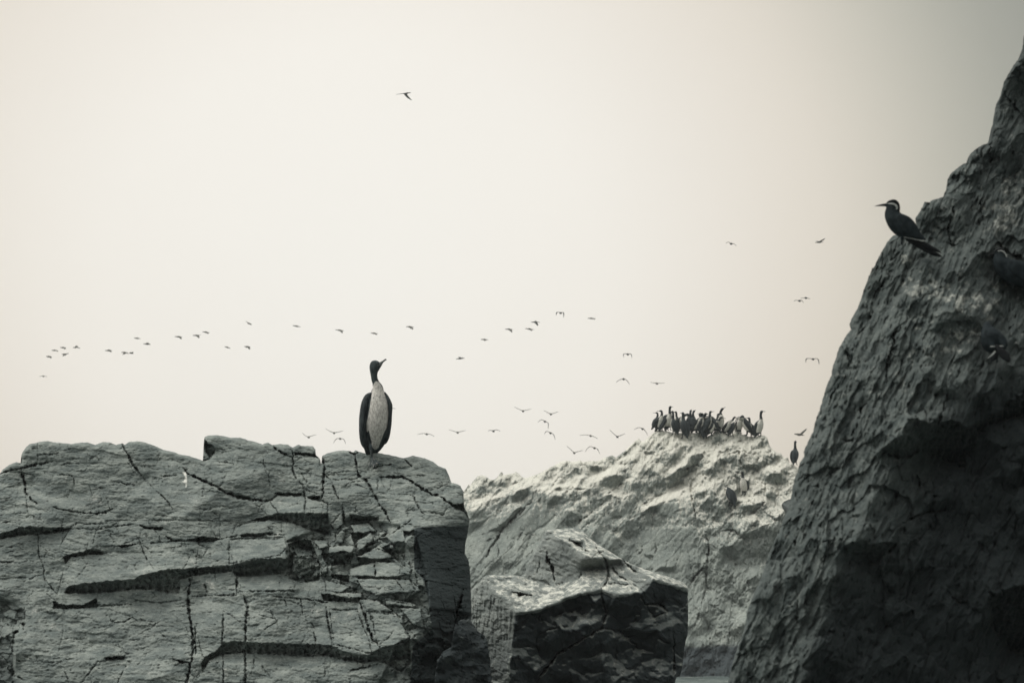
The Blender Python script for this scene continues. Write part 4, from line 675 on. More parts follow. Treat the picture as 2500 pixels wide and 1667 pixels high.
leg2 = [ring(500, 1230, 34, 30, .02), ring(505, 1290, 20, 20, .02), ring(516, 1335, 10, 10, .03), ring(519, 1350, 11, 11, .03)]
toes = [[ring(470, 1395, 15, 12, -.045), ring(455, 1450, 11, 9, -.065), ring(428, 1535, 9, 8, -.10)], [ring(472, 1395, 15, 12, -.045), ring(480, 1450, 11, 9, -.07), ring(492, 1530, 9, 8, -.105)],
        [ring(474, 1395, 15, 12, -.045), ring(520, 1440, 11, 9, -.065), ring(585, 1490, 9, 8, -.085)], [ring(470, 1400, 14, 12, -.045), ring(500, 1400, 7, 7, -.01), ring(530, 1395, 5, 5, .0)]]
V, Fc = [], []
for p in [bodyp, headp, leg1, leg2]+toes: loft_into(V, Fc, dens(p), 16)
n0 = len(V)                                                    # webs between the toes
fan = [H(472, 1410, -.05), H(430, 1528, -.099), H(462, 1500, -.092), H(492, 1522, -.104), H(535, 1480, -.084), H(582, 1486, -.083)]
for q in fan: V.append(Vector(q)); V.append(Vector(q)+Vector((0, .009, -.002)))
for i in range(1, 5):
    a, b_, c = n0, n0+2*i, n0+2*i+2
    Fc += [(a, c, b_), (a+1, b_+1, c+1), (b_, c, c+1, b_+1)]
Fc += [(n0, n0+2, n0+3, n0+1), (n0, n0+1, n0+11, n0+10)]
me = fuse('body', V, Fc, .0034, 3)
def pale_big(c):
    zx = c[:, 0]/K+470; zy = 1400-c[:, 2]/K
    lo_ = np.interp(zy, [420, 450, 500, 560, 640, 720, 850, 1000, 1090, 1200, 1270, 1300], [505, 480, 466, 455, 450, 440, 420, 385, 395, 452, 470, 500])
    hi_ = np.interp(zy, [420, 450, 500, 560, 640, 720, 850, 1000, 1090, 1200, 1270, 1300], [540, 560, 590, 620, 650, 665, 672, 660, 615, 572, 545, 500])
    m = smooth(-8, 8, zx-lo_)*smooth(-8, 8, hi_-zx)*(zy > 425)*(zy < 1290)
    rr = np.hypot((zx-510)/28, (zy-282)/10)
    patch = .35*np.exp(-rr**2)+.3*np.exp(-np.hypot((zx-530)/16, (zy-225)/22)**2)
    brow = .25*np.exp(-((zy-620-.25*np.abs(zx-530))/38)**2)
    ft = .27*(zy > 1300)*(zx > 430)*(c[:, 1] < 0)
    return np.where(m > .02, m*(.86-brow), 0)*(c[:, 1] < .03)+patch*(c[:, 1] < 0)+ft
paint(me, pale_big)
link('body', me, M_head, big)
def wingshell(zs, side):
    return dens([ring(*z) for z in zs], 4)
V, Fc = [], []
loft_into(V, Fc, wingshell([(455, 575, 18, 40, -.005), (415, 620, 50, 75, -.01), (385, 700, 62, 105, -.01), (370, 800, 66, 125, -.01), (360, 900, 66, 130, -.01), (353, 1000, 60, 130, -.01), (353, 1100, 56, 115, -.01), (368, 1200, 54, 90, -.01), (400, 1262, 46, 60, .0), (415, 1330, 42, 36, .02), (412, 1364, 30, 18, .03)], 0), 16)
loft_into(V, Fc, [ring(430, 1040, 26, 60, -.035), ring(424, 1120, 42, 60, -.03), ring(432, 1200, 40, 50, -.02), ring(445, 1260, 26, 36, 0), ring(450, 1310, 10, 14, .02)], 12)
link('wing', fuse('wing', V, Fc, .004, 2), M_wing, big)
V, Fc = [], []
loft_into(V, Fc, wingshell([(612, 560, 14, 40, .0), (645, 620, 26, 70, .005), (672, 690, 34, 95, .005), (688, 745, 32, 110, .005), (688, 850, 26, 115, .005), (682, 950, 28, 115, .005), (664, 1050, 34, 105, .005), (648, 1130, 34, 80, .005), (632, 1190, 24, 50, .005), (628, 1222, 7, 20, .005)], 0), 16)
loft_into(V, Fc, [ring(640, 1040, 30, 50, -.01), ring(610, 1120, 40, 50, -.01), ring(594, 1190, 40, 45, -.01), ring(588, 1240, 26, 30, -.005), ring(582, 1274, 6, 12, -.005)], 12)
loft_into(V, Fc, [ring(580, 1120, 22, 40, -.01), ring(560, 1190, 26, 30, -.005), ring(535, 1260, 14, 20, 0), ring(518, 1320, 10, 12, .01)], 10)
link('wing', fuse('wing', V, Fc, .004, 2), M_wing, big)
link('bill', lofts('bill', [[ring(545, 215, 34, 30, -.005), ring(568, 192, 24, 20, -.006), ring(590, 172, 14, 12, -.008), ring(612, 155, 11, 9, -.009), ring(628, 143, 11, 8, -.009), ring(636, 146, 7, 6, -.009), ring(638, 153, 2, 3, -.009)]], None, 12), M_bill, big)
link('eye', lofts('eye', [[ring(520, 207, 2, 2, -.032), ring(520, 206, 8, 8, -.034), ring(521, 203, 2, 2, -.036)]], None, 10), M_eye, big)

# ---------------------------------------------------- far standing cormorants: poses facing +x, metres
def far_pose(kind):
    lean = {'upright': 0, 'slim': -.02, 'bent': .05, 'preen': .03, 'hunch': .04, 'turned': 0, 'curl': 0, 'tall': 0}[kind]
    base_ = [(-.17, 0, -.03, .022, .012), (-.13, 0, .05, .038, .025), (-.075, 0, .12, .062, .06), (-.045+lean*.3, 0, .20, .083, .085), (-.02+lean*.6, 0, .30, .088, .09), (.0+lean, 0, .38, .074, .082), (.02+lean, 0, .44, .048, .055)]
    nk = {'upright': [(.03, 0, .49, .032, .034), (.03, 0, .55, .026, .027), (.035, 0, .61, .026, .026), (.05, 0, .645, .030, .028), (.085, 0, .65, .018, .017)],
          'tall': [(.03, 0, .50, .031, .033), (.02, 0, .58, .025, .026), (.03, 0, .66, .026, .026), (.05, 0, .70, .030, .028), (.085, 0, .70, .018, .017)],
          'slim': [(.0, 0, .50, .030, .032), (.0, 0, .57, .024, .025), (.03, 0, .62, .026, .026), (.06, 0, .655, .029, .026), (.095, 0, .67, .017, .016)],
          'bent': [(.10, 0, .48, .032, .034), (.14, 0, .53, .026, .027), (.16, 0, .58, .026, .026), (.19, 0, .60, .030, .027), (.225, 0, .59, .017, .016)],
          'turned': [(.03, 0, .49, .032, .034), (.04, 0, .56, .026, .027), (.03, 0, .615, .026, .026), (.01, 0, .645, .030, .028), (-.03, 0, .645, .018, .017)],
          'preen': [(.10, 0, .50, .034, .036), (.16, 0, .54, .032, .032), (.20, 0, .53, .036, .034), (.215, 0, .485, .036, .032), (.20, 0, .44, .016, .016)],
          'hunch': [(.07, 0, .46, .040, .045), (.11, 0, .47, .036, .036), (.14, 0, .46, .032, .030), (.165, 0, .44, .020, .018), (.175, 0, .42, .014, .012)],
          'curl': [(.0, 0, .50, .030, .032), (-.02, 0, .57, .027, .028), (.01, 0, .62, .027, .027), (.06, 0, .61, .027, .027), (.075, 0, .55, .024, .022)]}[kind]
    bodyl = base_+[(p[0]+lean, p[1], p[2], p[3]*1.15, p[4]*1.15) for p in nk]
    h2, h1 = Vector(bodyl[-2][:3]), Vector(bodyl[-1][:3]); d = (h1-h2).normalized()
    bl = [(*(h1-d*.01), .015, .014), (*(h1+d*.03), .009, .008), (*(h1+d*.075), .007, .006), (*(h1+d*.085+Vector((0, 0, -.008))), .003, .003)]
    legs = [[(-.03, s_*.04, .16, .03, .03), (-.02, s_*.04, .08, .013, .013), (-.01, s_*.04, .0, .012, .012), (.05, s_*.045, -.012, .016, .010)] for s_ in (-1, 1)]
    me = lofts('body', [bodyl]+legs, .009, 12, 2)
    xs_ = [b_[0] for b_ in bodyl[1:]]; zs_ = [b_[2] for b_ in bodyl[1:]]
    def f(c):
        order = np.argsort(zs_[:6]); cx_ = np.interp(c[:, 2], np.array(zs_[:6])[order], np.array(xs_[:6])[order])
        return smooth(-.012, .008, c[:, 0]-cx_)*smooth(.09, .13, c[:, 2])*(1-smooth(.47, .50, c[:, 2]))
    paint(me, f)
    wings = []
    for s_ in (-1, 1):
        wings.append(lofts('wing', [[(.0+lean, s_*.045, .43, .022, .02), (-.035+lean, s_*.07, .36, .046, .026), (-.06+lean*.6, s_*.078, .27, .052, .026), (-.09, s_*.068, .17, .046, .024), (-.11, s_*.045, .08, .030, .018), (-.135, s_*.03, .03, .010, .008)]], None, 10))
    return me, wings, lofts('bill', [bl], None, 8)
POSES = {}
def far_bird(u, v, hpx, yaw, kind, label, dep=None, sx=1.3):
    if kind not in POSES:
        mb, mw, ml = far_pose(kind); r = root('standing_cormorant', (0, 0, 0), '', 'bird'); ch = [link('body', mb, M_plum, r)]+[link('wing', q, M_wing, r) for q in mw]+[link('bill', ml, M_bill, r)]
        POSES[kind] = [r, ch, False]
    r, ch, used = POSES[kind]
    if used:
        r = r.copy(); COL.objects.link(r)
        for c in ch:
            c2 = c.copy(); c2.parent = r; COL.objects.link(c2)
    POSES[kind][2] = True
    d = dep if dep else float(Fa.depth(u, v))-.05
    top = {'preen': .57, 'hunch': .50, 'curl': .64, 'tall': .72, 'bent': .62}.get(kind, .67)
    k = hpx*d/F/top; r.location = P(u, v, d); r.rotation_euler = (0, 0, math.radians(yaw)); r.scale = (k*sx, k*sx, k)
    r['label'] = label; r['category'] = 'bird'; r['group'] = 'cormorants standing on the guano islet'
far_list = [
 (1603, 1047, 41, 20, 'turned', 'leftmost cormorant of the islet colony, dark back to the left'),
 (1613, 1051, 50, -35, 'turned', 'second cormorant from the left in the colony, head turned left above white chest'),
 (1634, 1049, 57, -60, 'tall', 'cormorant with the highest head of the left cluster, neck straight up'),
 (1645, 1060, 57, 125, 'tall', 'dark-backed cormorant with bill pointing right, just right of the highest neck'),
 (1660, 1052, 42, -30, 'preen', 'cormorant with head bowed over its white chest, among the left cluster'),
 (1670, 1068, 62, 112, 'upright', 'large dark-backed cormorant at the front of the cluster, tail hanging over the rock'),
 (1686, 1051, 50, 75, 'slim', 'thin dark neck rising first behind the middle of the cluster'),
 (1693, 1052, 50, 60, 'slim', 'second thin neck rising behind the middle of the cluster'),
 (1702, 1055, 46, -25, 'bent', 'cormorant with pale front and long bill to the right in mid cluster'),
 (1711, 1064, 56, 100, 'curl', 'dark cormorant with neck curled in a loop'),
 (1721, 1069, 58, 75, 'upright', 'dark cormorant just right of the curled neck, back to the viewer'),
 (1731, 1053, 50, 30, 'upright', 'cormorant behind the cluster with bill right, above the bowed one'),
 (1739, 1063, 45, -15, 'bent', 'cormorant bowing to the right with curved white front, right end of the cluster'),
 (1750, 1055, 46, 20, 'upright', 'dark cormorant partly behind the pale upright one'),
 (1761, 1054, 57, -55, 'slim', 'pale-bellied cormorant stretching on the pointed rock, bill up to the right'),
 (1775, 1060, 42, -30, 'bent', 'cormorant with long bill right, just right of the pointed rock'),
 (1787, 1063, 33, 50, 'hunch', 'hunched dark cormorant with hidden head, right of the pointed rock'),
 (1794, 1054, 24, 200, 'upright', 'small half-hidden pale cormorant behind the notch'),
 (1806, 1057, 42, -75, 'preen', 'pale-fronted cormorant preening beside the dark hunched one'),
 (1822, 1061, 44, 165, 'hunch', 'hunched dark cormorant with head down to the left, right of the notch'),
 (1833, 1066, 47, 195, 'upright', 'leaning cormorant with bill pointing left, near the right end of the summit'),
 (1856, 1065, 62, -48, 'tall', 'tall white-bellied cormorant at the right end of the summit'),
 (1941, 1133, 57, 70, 'tall', 'lone dark cormorant seen from behind on the right shoulder of the islet'),
 (1815, 1207, 56, -125, 'upright', 'white-bellied cormorant on the slope below the summit, head turned left'),
 (1783, 1234, 46, 120, 'hunch', 'dark headless-looking preening cormorant low on the slope'),
 (1621, 1051, 40, 40, 'hunch', 'dark crouched cormorant between the second and the highest of the left cluster'),
 (1654, 1050, 46, 150, 'upright', 'shadowed cormorant at the back of the left cluster, right of the highest neck'),
 (1713, 1054, 46, 10, 'turned', 'cormorant at the back behind the curled neck'),
 (1744, 1055, 40, 160, 'hunch', 'crouched dark cormorant left of the pointed rock'),
]
for a in far_list: far_bird(*a[:5], a[5])

# ---------------------------------------------------- grey terns on the near cliff
KT = 13.0/F/8.71
def clear(pts, f):
    d_ = np.array([float(Cl.depth(a, b_)) for a, b_ in pts]); return d_[0]*(1-f)+d_.min()*f
def tern(px, py, dep, label, spine, headr, billp, wingp, legp, tails, wat, edge=None, ox=720, oy=1200, flip=1, k=1.0):
    r = root('perched_tern', P(px, py, dep), label, 'bird', 'slate-grey terns perched on the near cliff')
    def q(zx, zy, a, b_, y=0.0): return ((zx-ox)*KT*k*flip, y, (oy-zy)*KT*k, a*KT*k, b_*KT*k)
    V, Fc = [], []
    for p in [spine, headr]+legp: loft_into(V, Fc, dens([q(*z) for z in p]), 14)
    me = fuse('body', V, Fc, .0032, 3); link('body', me, M_tern, r)
    link('bill', lofts('bill', [[q(*z) for z in billp]], None, 10), M_blk, r)
    for nm, p, m_ in tails+wingp:
        V, Fc = [], []; loft_into(V, Fc, dens([q(*z) for z in p]), 12); link(nm, pymesh(nm, V, Fc), m_, r)
    for p in wat: 
        V, Fc = [], []; loft_into(V, Fc, dens([q(*z) for z in p]), 8); link('white_moustache', pymesh('white_moustache', V, Fc), M_wht, r)
    for p in (edge or []):
        V, Fc = [], []; loft_into(V, Fc, dens([q(*z) for z in p]), 8); link('white_wing_edge', pymesh('white_wing_edge', V, Fc), M_wht, r)
    return r
t1x, t1y = 2120+700/8.71, 460+1205/8.71
tern(t1x, t1y, clear([(t1x, t1y), (t1x+40, t1y+8), (t1x+80, t1y+22), (t1x+100, t1y+30)], 1.0)-.03, 'slate-grey tern with white moustache perched on the cliff edge against the sky',
     [(1130, 1085, 30, 30), (1000, 1010, 120, 90), (860, 900, 190, 140), (740, 800, 225, 165), (640, 700, 222, 165), (570, 610, 195, 150), (535, 530, 172, 130), (540, 460, 158, 112), (555, 400, 148, 105), (560, 330, 132, 100), (545, 270, 100, 85), (530, 232, 40, 45)],
     [(600, 330, 60, 60), (520, 325, 92, 85), (440, 325, 62, 60), (395, 322, 38, 36)],
     [(440, 328, 46, 40), (385, 326, 34, 26), (320, 328, 26, 18), (250, 336, 17, 12), (190, 345, 9, 7), (145, 352, 3, 3)],
     [('wing', [(640, 560, 60, 20, .0-.028), (760, 700, 150, 34, -.034), (900, 860, 160, 34, -.032), (1020, 970, 110, 30, -.026), (1130, 1040, 62, 22, -.02), (1240, 1100, 16, 10, -.014)], M_tern),
      ('wing', [(640, 560, 60, 20, .028), (760, 700, 150, 34, .034), (900, 860, 160, 34, .032), (1020, 970, 110, 30, .026), (1130, 1040, 62, 22, .02), (1240, 1100, 16, 10, .014)], M_tern),
      ('primary_feathers', [(900, 1040, 30, 14, -.012), (1100, 1130, 56, 20, -.012), (1300, 1230, 50, 16, -.01), (1480, 1320, 34, 10, -.008), (1585, 1375, 8, 4, -.006)], M_blk)],
     [[(735, 1020, 40, 30, -.01), (722, 1100, 24, 20, -.01), (712, 1170, 18, 16, -.01), (702, 1205, 20, 14, -.012), (650, 1215, 12, 8, -.014)], [(760, 1020, 34, 30, .012), (752, 1100, 20, 18, .012), (744, 1170, 16, 14, .012), (735, 1200, 16, 12, .012)]],
     [('tail', [(820, 1060, 30, 30, .0), (980, 1130, 66, 34, .0), (1200, 1250, 72, 30, .0), (1400, 1370, 56, 18, .0), (1540, 1430, 30, 8, .0), (1605, 1462, 6, 3, .0)], M_blk)],
     [[(425, 312, 9, 6, -.0205), (480, 312, 17, 7, -.0235), (550, 325, 20, 7, -.0258), (605, 360, 22, 7, -.0258), (622, 405, 20, 7, -.0262), (600, 440, 10, 5, -.0285)]],
     [[(760, 1045, 4, 4, -.030), (900, 1068, 7, 4, -.026), (1050, 1098, 9, 4, -.022), (1180, 1118, 15, 4, -.018), (1255, 1112, 4, 3, -.015)]])
cap = [c for c in COL.objects if c.name.startswith('perched_tern')][0]
V, Fc = [], []
for p in [[(405, 312, 10, 30), (450, 272, 26, 60), (520, 248, 34, 78), (590, 252, 36, 80), (645, 300, 32, 78), (672, 370, 26, 70), (682, 430, 16, 50), (690, 470, 6, 20)]]:
    loft_into(V, Fc, dens([((z[0]-720)*KT, 0, (1200-z[1])*KT, z[2]*KT*1.15, z[3]*KT*1.38) for z in p]), 14)
link('black_cap', pymesh('black_cap', V, Fc), M_blk, cap)
def T2(a, b_): return (a-410)*2+560, (b_-240)*2+330          # view of the second bird in the first one's units
t2x, t2y = 2350+520/4.355, 560+620/4.355
r2 = tern(t2x, t2y, clear([(2430, 640), (2440, 690), (2470, 680), (2495, 700)], .6)-.06, 'dark hunched tern with white moustache at the right edge of the picture', 
     [(1500, 1130, 40, 30), (1300, 980, 170, 90), (1100, 860, 250, 140), (900, 780, 270, 165), (740, 700, 262, 165), (620, 610, 225, 150), (560, 500, 180, 130), (550, 420, 150, 110), (560, 350, 125, 100), (555, 280, 95, 85), (540, 240, 40, 45)],
     [(600, 330, 60, 60), (520, 325, 92, 85), (450, 335, 62, 60), (410, 345, 38, 36)],
     [(450, 345, 44, 40), (400, 352, 32, 26), (350, 362, 20, 16), (300, 378, 4, 4)],
     [('wing', [(700, 560, 60, 20, -.034), (900, 680, 170, 34, -.040), (1150, 800, 190, 34, -.036), (1350, 920, 120, 30, -.03), (1550, 1040, 50, 18, -.02)], M_tern),
      ('wing', [(700, 560, 60, 20, .034), (900, 680, 170, 34, .04), (1150, 800, 190, 34, .036), (1350, 920, 120, 30, .03), (1550, 1040, 50, 18, .02)], M_tern)],
     [[(800, 940, 60, 40, -.01), (790, 1040, 24, 20, -.01), (780, 1110, 20, 16, -.01)], [(860, 940, 60, 40, .012), (852, 1040, 22, 18, .012), (845, 1110, 18, 16, .012)]],
     [('tail', [(1400, 1040, 40, 30, .0), (1600, 1150, 60, 26, .0), (1850, 1290, 40, 12, .0), (1980, 1360, 8, 4, .0)], M_blk)],
     [[(480, 305, 9, 6, -.0225), (540, 300, 13, 7, -.0255), (600, 320, 14, 7, -.0252), (650, 380, 14, 7, -.0245), (665, 440, 8, 5, -.028)]], None, ox=T2(520, 620)[0], oy=T2(520, 620)[1])
V, Fc = [], []
loft_into(V, Fc, dens([((z[0]-T2(520, 620)[0])*KT, 0, (T2(520, 620)[1]-z[1])*KT, z[2]*KT*1.2, z[3]*KT*1.38) for z in [(410, 325, 10, 30), (450, 290, 24, 58), (520, 256, 34, 78), (590, 262, 34, 78), (640, 310, 26, 70), (668, 380, 14, 50), (675, 430, 6, 20)]]), 14)
link('black_cap', pymesh('black_cap', V, Fc), M_blk, r2)
t3x, t3y = 2350+330/4.355, 560+1420/4.355
tern(t3x, t3y, clear([(t3x, t3y), (t3x, t3y-30), (t3x+20, t3y)], .6)-.03, 'grey tern seen from behind with white wing tips, low on the dark cliff',
     [(800, 1330, 60, 50, .0), (740, 1210, 170, 110, -.01), (680, 1080, 240, 140, -.01), (640, 940, 225, 140, -.01), (600, 820, 165, 120, .0), (590, 720, 100, 90, .01), (580, 640, 60, 60, .02), (578, 610, 20, 20, .02)],
     [(585, 700, 90, 80, .01), (590, 650, 70, 64, .02), (575, 610, 30, 30, .02)],
     [(590, 650, 30, 24, .03), (592, 640, 16, 14, .06), (594, 650, 4, 4, .09)],
     [('wing', [(540, 800, 50, 30, -.02), (520, 950, 90, 40, -.03), (560, 1100, 100, 40, -.034), (700, 1190, 60, 26, -.036)], M_tern), ('wing', [(760, 860, 60, 30, -.02), (850, 1000, 90, 40, -.03), (900, 1120, 80, 36, -.034), (880, 1200, 40, 20, -.036)], M_tern),
      ('primary_feathers', [(720, 1150, 40, 20, -.042), (820, 1270, 80, 24, -.05), (920, 1390, 90, 18, -.056), (1000, 1480, 30, 8, -.06)], M_blk)],
     [[(680, 1330, 40, 30), (660, 1420, 24, 20), (650, 1500, 20, 16)], [(760, 1330, 40, 30), (770, 1420, 22, 18), (775, 1500, 18, 16)]],
     [('tail', [(780, 1230, 50, 24, -.03), (700, 1380, 60, 24, -.04), (620, 1470, 30, 10, -.045)], M_blk)],
     [], [[(590, 1172, 6, 5, -.045), (650, 1168, 13, 6, -.047), (702, 1166, 6, 5, -.045)], [(790, 1158, 6, 5, -.045), (840, 1158, 12, 6, -.047), (885, 1160, 5, 5, -.045)], [(700, 1270, 14, 6, -.05), (640, 1340, 18, 7, -.05), (540, 1420, 5, 4, -.05)]], ox=700, oy=1500)

# ---------------------------------------------------- flying birds
def fly(cx, cy, d, head, tail, wings, chord, axis_y, label, group, dark=False, thick=1.6):
    """offsets in photo pixels around the bird's body, turned into metres at its own distance d; axis_y = how far the head points away (+) or towards us (-)"""
    k = d/F; c0 = P(cx, cy, d); m_ = M_fly2 if dark else M_fly
    r = root('flying_bird', c0, label, 'bird', group)
    v3 = lambda p, y=0.0: Vector((p[0]*k, y*k, -p[1]*k))
    hd = v3(head, axis_y); tl = v3(tail, -axis_y*.7); ax = (hd-tl).normalized()
    V, Fc = [], []
    ths = [(0, .15), (.12, .35), (.3, .55), (.45, 1.0), (.6, 1.0), (.75, .6), (.88, .5), (.93, .55), (1.0, .15)] if Vector(head).length > 8 else [(0, .3), (.2, .7), (.45, 1.0), (.7, .9), (.88, .6), (1, .2)]
    pts = []
    for t_, w_ in ths: 
        p = tl.lerp(hd, t_); pts.append((*p, w_*thick*1.2*k, w_*thick*1.2*k))
    upv = (0, 1, 0) if abs(ax.y) < .7 else (0, 0, 1)
    loft_into(V, Fc, dens(pts, 3), 8, upv); link('body', pymesh('body', V, Fc), m_, r)
    for wpts in wings:                                          # (x, y, depth, chord)
        V, Fc = [], []; nW = len(wpts)
        base_ = [np.array(p, float) for p in wpts]; dn_ = []
        for i in range(nW-1):
            a = base_[max(0, i-1)]; b_ = base_[i]; c = base_[i+1]; e = base_[min(nW-1, i+2)]
            for q in range(4):
                t_ = q/4; dn_.append(.5*((2*b_)+(c-a)*t_+(2*a-5*b_+4*c-e)*t_*t_+(3*b_-a-3*c+e)*t_**3))
        dn_.append(base_[-1])
        for i, p in enumerate(dn_):
            c = v3((p[0], p[1]), p[2]); f = i/(len(dn_)-1); ch = max(.2, p[3])*k
            span = v3((dn_[min(i+1, len(dn_)-1)][0]-dn_[max(i-1, 0)][0], dn_[min(i+1, len(dn_)-1)][1]-dn_[max(i-1, 0)][1]), dn_[min(i+1, len(dn_)-1)][2]-dn_[max(i-1, 0)][2])
            nn = ax.cross(span); nn = nn.normalized() if nn.length > 1e-9 else Vector((0, 0, 1))
            th = .85*k*(1-.55*f)
            c = c-ax*(ch*.25*f*1.6)
            for a_, b2 in ((.5, 0), (.15, 1), (-.25, .6), (-.5, 0), (-.25, -.6), (.15, -1)): V.append(c+ax*(ch*a_)+nn*(th*b2))
        for i in range(len(dn_)-1):
            for q in range(6):
                a = i*6+q; b2 = i*6+(q+1) % 6; Fc.append((a, b2, b2+6, a+6))
        Fc.append(tuple(range(6))[::-1]); Fc.append(tuple(len(V)-6+q for q in range(6)))
        link('wing', pymesh('wing', V, Fc), m_, r)
    return r
GL = 'cormorants flying in a long line low over the sea'; GR = 'seabirds circling near the islet'
def side(cx, cy, head, tail, ws, label, d=250, ch=6.5, **kw):
    """bird crossing the view: wings go towards and away from us"""
    W = []
    for i, (tx, ty) in enumerate(ws):
        sgn = -1 if (ty > 0 or i == 1) else 1; dep = math.sqrt(max(16., 15**2-tx*tx-ty*ty))*sgn
        W.append([(-.5, -.3, 0, ch), (tx*.5-.4, ty*.55-.2, dep*.5, ch*.95), (tx, ty, dep, ch*.28)])
    if len(ws) == 1: W.append([(-.5, -.3, 0, ch), (-2, -.8, 7, ch*.8), (-1, -1.2, 14, 1.2)])
    return fly(cx, cy, d, head, tail, W, ch, 0, label, kw.get('g', GL), kw.get('dark', False), kw.get('th', 1.5))
def front(cx, cy, L_, R_, label, d=200, ch=5.5, ax=-6, body=(2.6, 1.6), dark=False, th=2.2, g=GR, tilt=0):
    """bird seen end on: wings spread across the view; L_/R_ = lists of px offsets out to the tip"""
    W = []
    for pts in (L_, R_):
        w_ = [(0, -.4, 0, ch)]; n = len(pts)
        for i, (x_, y_) in enumerate(pts): w_.append((x_, y_, 1.5*(i+1), ch*(.9 if i < n-1 else .25)))
        if n == 1: w_.insert(1, (pts[0][0]*.5, pts[0][1]*.42, 1, ch*.85))
        W.append(w_)
    return fly(cx, cy, d, body, (-body[0]*.8, -body[1]*.6+.4), W, ch, ax, label, g, dark, th)
front(105.5, 917.9, [(-10, .8)], [(9, .8)], 'lowest bird of the line, alone at the far left with wings held flat', 260, g=GL, th=1.6)
side(120.8, 869.7, (-9, 0), (6, 1), [(-3, 4), (5, 6)], 'arch-winged flying bird at the left end of the long line')
side(134.8, 855, (-9, 0), (6, .5), [(8, 4)], 'second flying bird from the left end, one wing drooping right')
side(156.5, 848.6, (-10, -.5), (5, 0), [(3, 5)], 'flying bird in the far left knot, small wing below its tail')
side(160.4, 864.6, (-10, 0), (4, 0), [(-7, 6), (8, -1)], 'flying bird in the far left knot, left wing hooked down and right wing level')
side(187, 847.4, (-9, 1), (4, 0), [(-4, -5), (9, 4)], 'flying bird at the right of the far left knot, wings in a slanting line')
side(266.9, 855.7, (-11, 0), (7, 0), [(-4, -4), (5, 5)], 'lone flying bird between the far left knot and the close pair')
side(307, 860.8, (-11, -1), (5, 0), [(-7, 6), (8, 4)], 'left bird of the touching pair, wings arched down')
side(322, 860.8, (-7, 0), (4, 2), [(1, -3)], 'right bird of the touching pair, wing raised', ch=4.5)
side(337, 826.3, (-10, -1.5), (7, .5), [(-5, 1.5)], 'flat-winged flying bird above the touching pair', ch=5)
side(360.6, 838, (-11, 1), (7, 3), [(-4, -3), (7, 4)], 'flying bird just right of and above the touching pair')
side(438, 821.9, (-12, -.5), (7, .5), [(-5, -3), (5, 7)], 'first of three flying birds rising to the right, lowest of the three')
side(482, 819.3, (-12, -.5), (8, -1), [(-6, -3), (4, 7)], 'middle of three flying birds rising to the right')
side(503, 811, (-9, -1), (9, 1), [(6, 5)], 'last and highest of three flying birds rising to the right')
side(608.3, 790, (-5, -2), (6, 2), [(-10, -7), (6, 4)], 'flying bird with left wing raised high, top of the left half of the line', ch=4.5)
side(557.3, 848, (-9, -2), (5, 2), [(5, 3.5)], 'left bird of the lower pair under the line')
side(605.8, 846.7, (-10, -1), (6, 0), [(-5, 3), (4, 7)], 'right bird of the lower pair under the line, wings arched')
side(725.9, 796, (-12, -1.5), (9, 2), [(5, 3)], 'sleek flying bird with folded-looking wings, left of the four above the tall cormorant')
side(831.5, 806, (-13, -1), (9, 1.5), [(-3, -2), (4, 8)], 'flying bird with wing straight down, second of the four above the tall cormorant')
side(915.7, 813.6, (-11, -1), (7, 1), [(-4, -3), (3, 5)], 'flying bird directly above the head of the tall cormorant')
side(1003, 798.3, (-12, -1), (8, 0), [(-1, 5), (4, 7)], 'flying bird with both wings below, right of the four above the tall cormorant')
side(1126, 875.2, (-13, 1), (9, -1), [(-8, -5), (4, -1)], 'low flying bird with wing swept up over its neck, right of the tall cormorant', dark=True)
side(1184.6, 829.3, (-11, -1), (8, 0), [(-2, 4)], 'small flying bird with short hanging wing, left of the rising group of five')
side(1245, 804.3, (-12, -1), (8, 0), [(-6, -3), (4, 8)], 'flying bird with pointed wing down, lower left of the two crossing birds')
side(1294.6, 803.8, (-13, -2), (10, 1), [(-2, -4), (2, 5)], 'lower of the two crossing birds with short stubby wings')
side(1307.9, 786.8, (-12, -.5), (11, 0), [(-1, -5), (4, 9)], 'upper of the two crossing birds shaped like a cross', dark=True)
front(1368.3, 763.8, [(-8, -1.5), (-10, 6)], [(8, -.5), (8, 11)], 'dark flying bird with hooked wings at the top right of the line', 230, ch=8, g=GL, dark=True)
side(1445.6, 777.8, (-11, -1), (9, 0), [(5, 3)], 'rightmost bird of the long line, thin and level')
side(988.7, 228.7, (14, -2), (-5, 1), [(-20, 3), (17, 17)], 'single flying bird high alone in the upper sky', 180, ch=6.5, g='single bird high in the sky', dark=True)
front(1784.6, 595, [(-7, -4), (-12, -1)], [(7, 0), (14, 5)], 'flying bird in the upper right sky with a bent left wing, farther from the cliff', 200, ch=4, dark=True)
side(2001.5, 591.2, (-12, 1), (9, 0), [(-9, -4), (11, -8)], 'flying bird in the upper right sky with raised wing, nearest the perched tern', 200, dark=True, g=GR)
front(1967, 727, [(-12, 1.2)], [(11, 2.5)], 'upper bird of the close pair over the islet', 200, ch=5, dark=True)
front(1951.7, 734, [(-8, -1), (-13, 1)], [(6, -1), (11, 5)], 'lower bird of the close pair over the islet', 200, ch=6, dark=True)
front(1532.2, 864.5, [(-9, -.5), (-9, 7)], [(9, 0), (11, 9)], 'flying bird with both wing tips folded straight down, above the arched one', 200, ch=6, dark=True)
front(1522.2, 925, [(-8, 1.5), (-18, 8)], [(8, 3), (15, 13)], 'flying bird with wide arched wings left of the level one', 200, dark=True)
front(1603.4, 935.7, [(-15, -3)], [(19, -1)], 'level flying bird just above the left end of the colony', 200, ch=4)
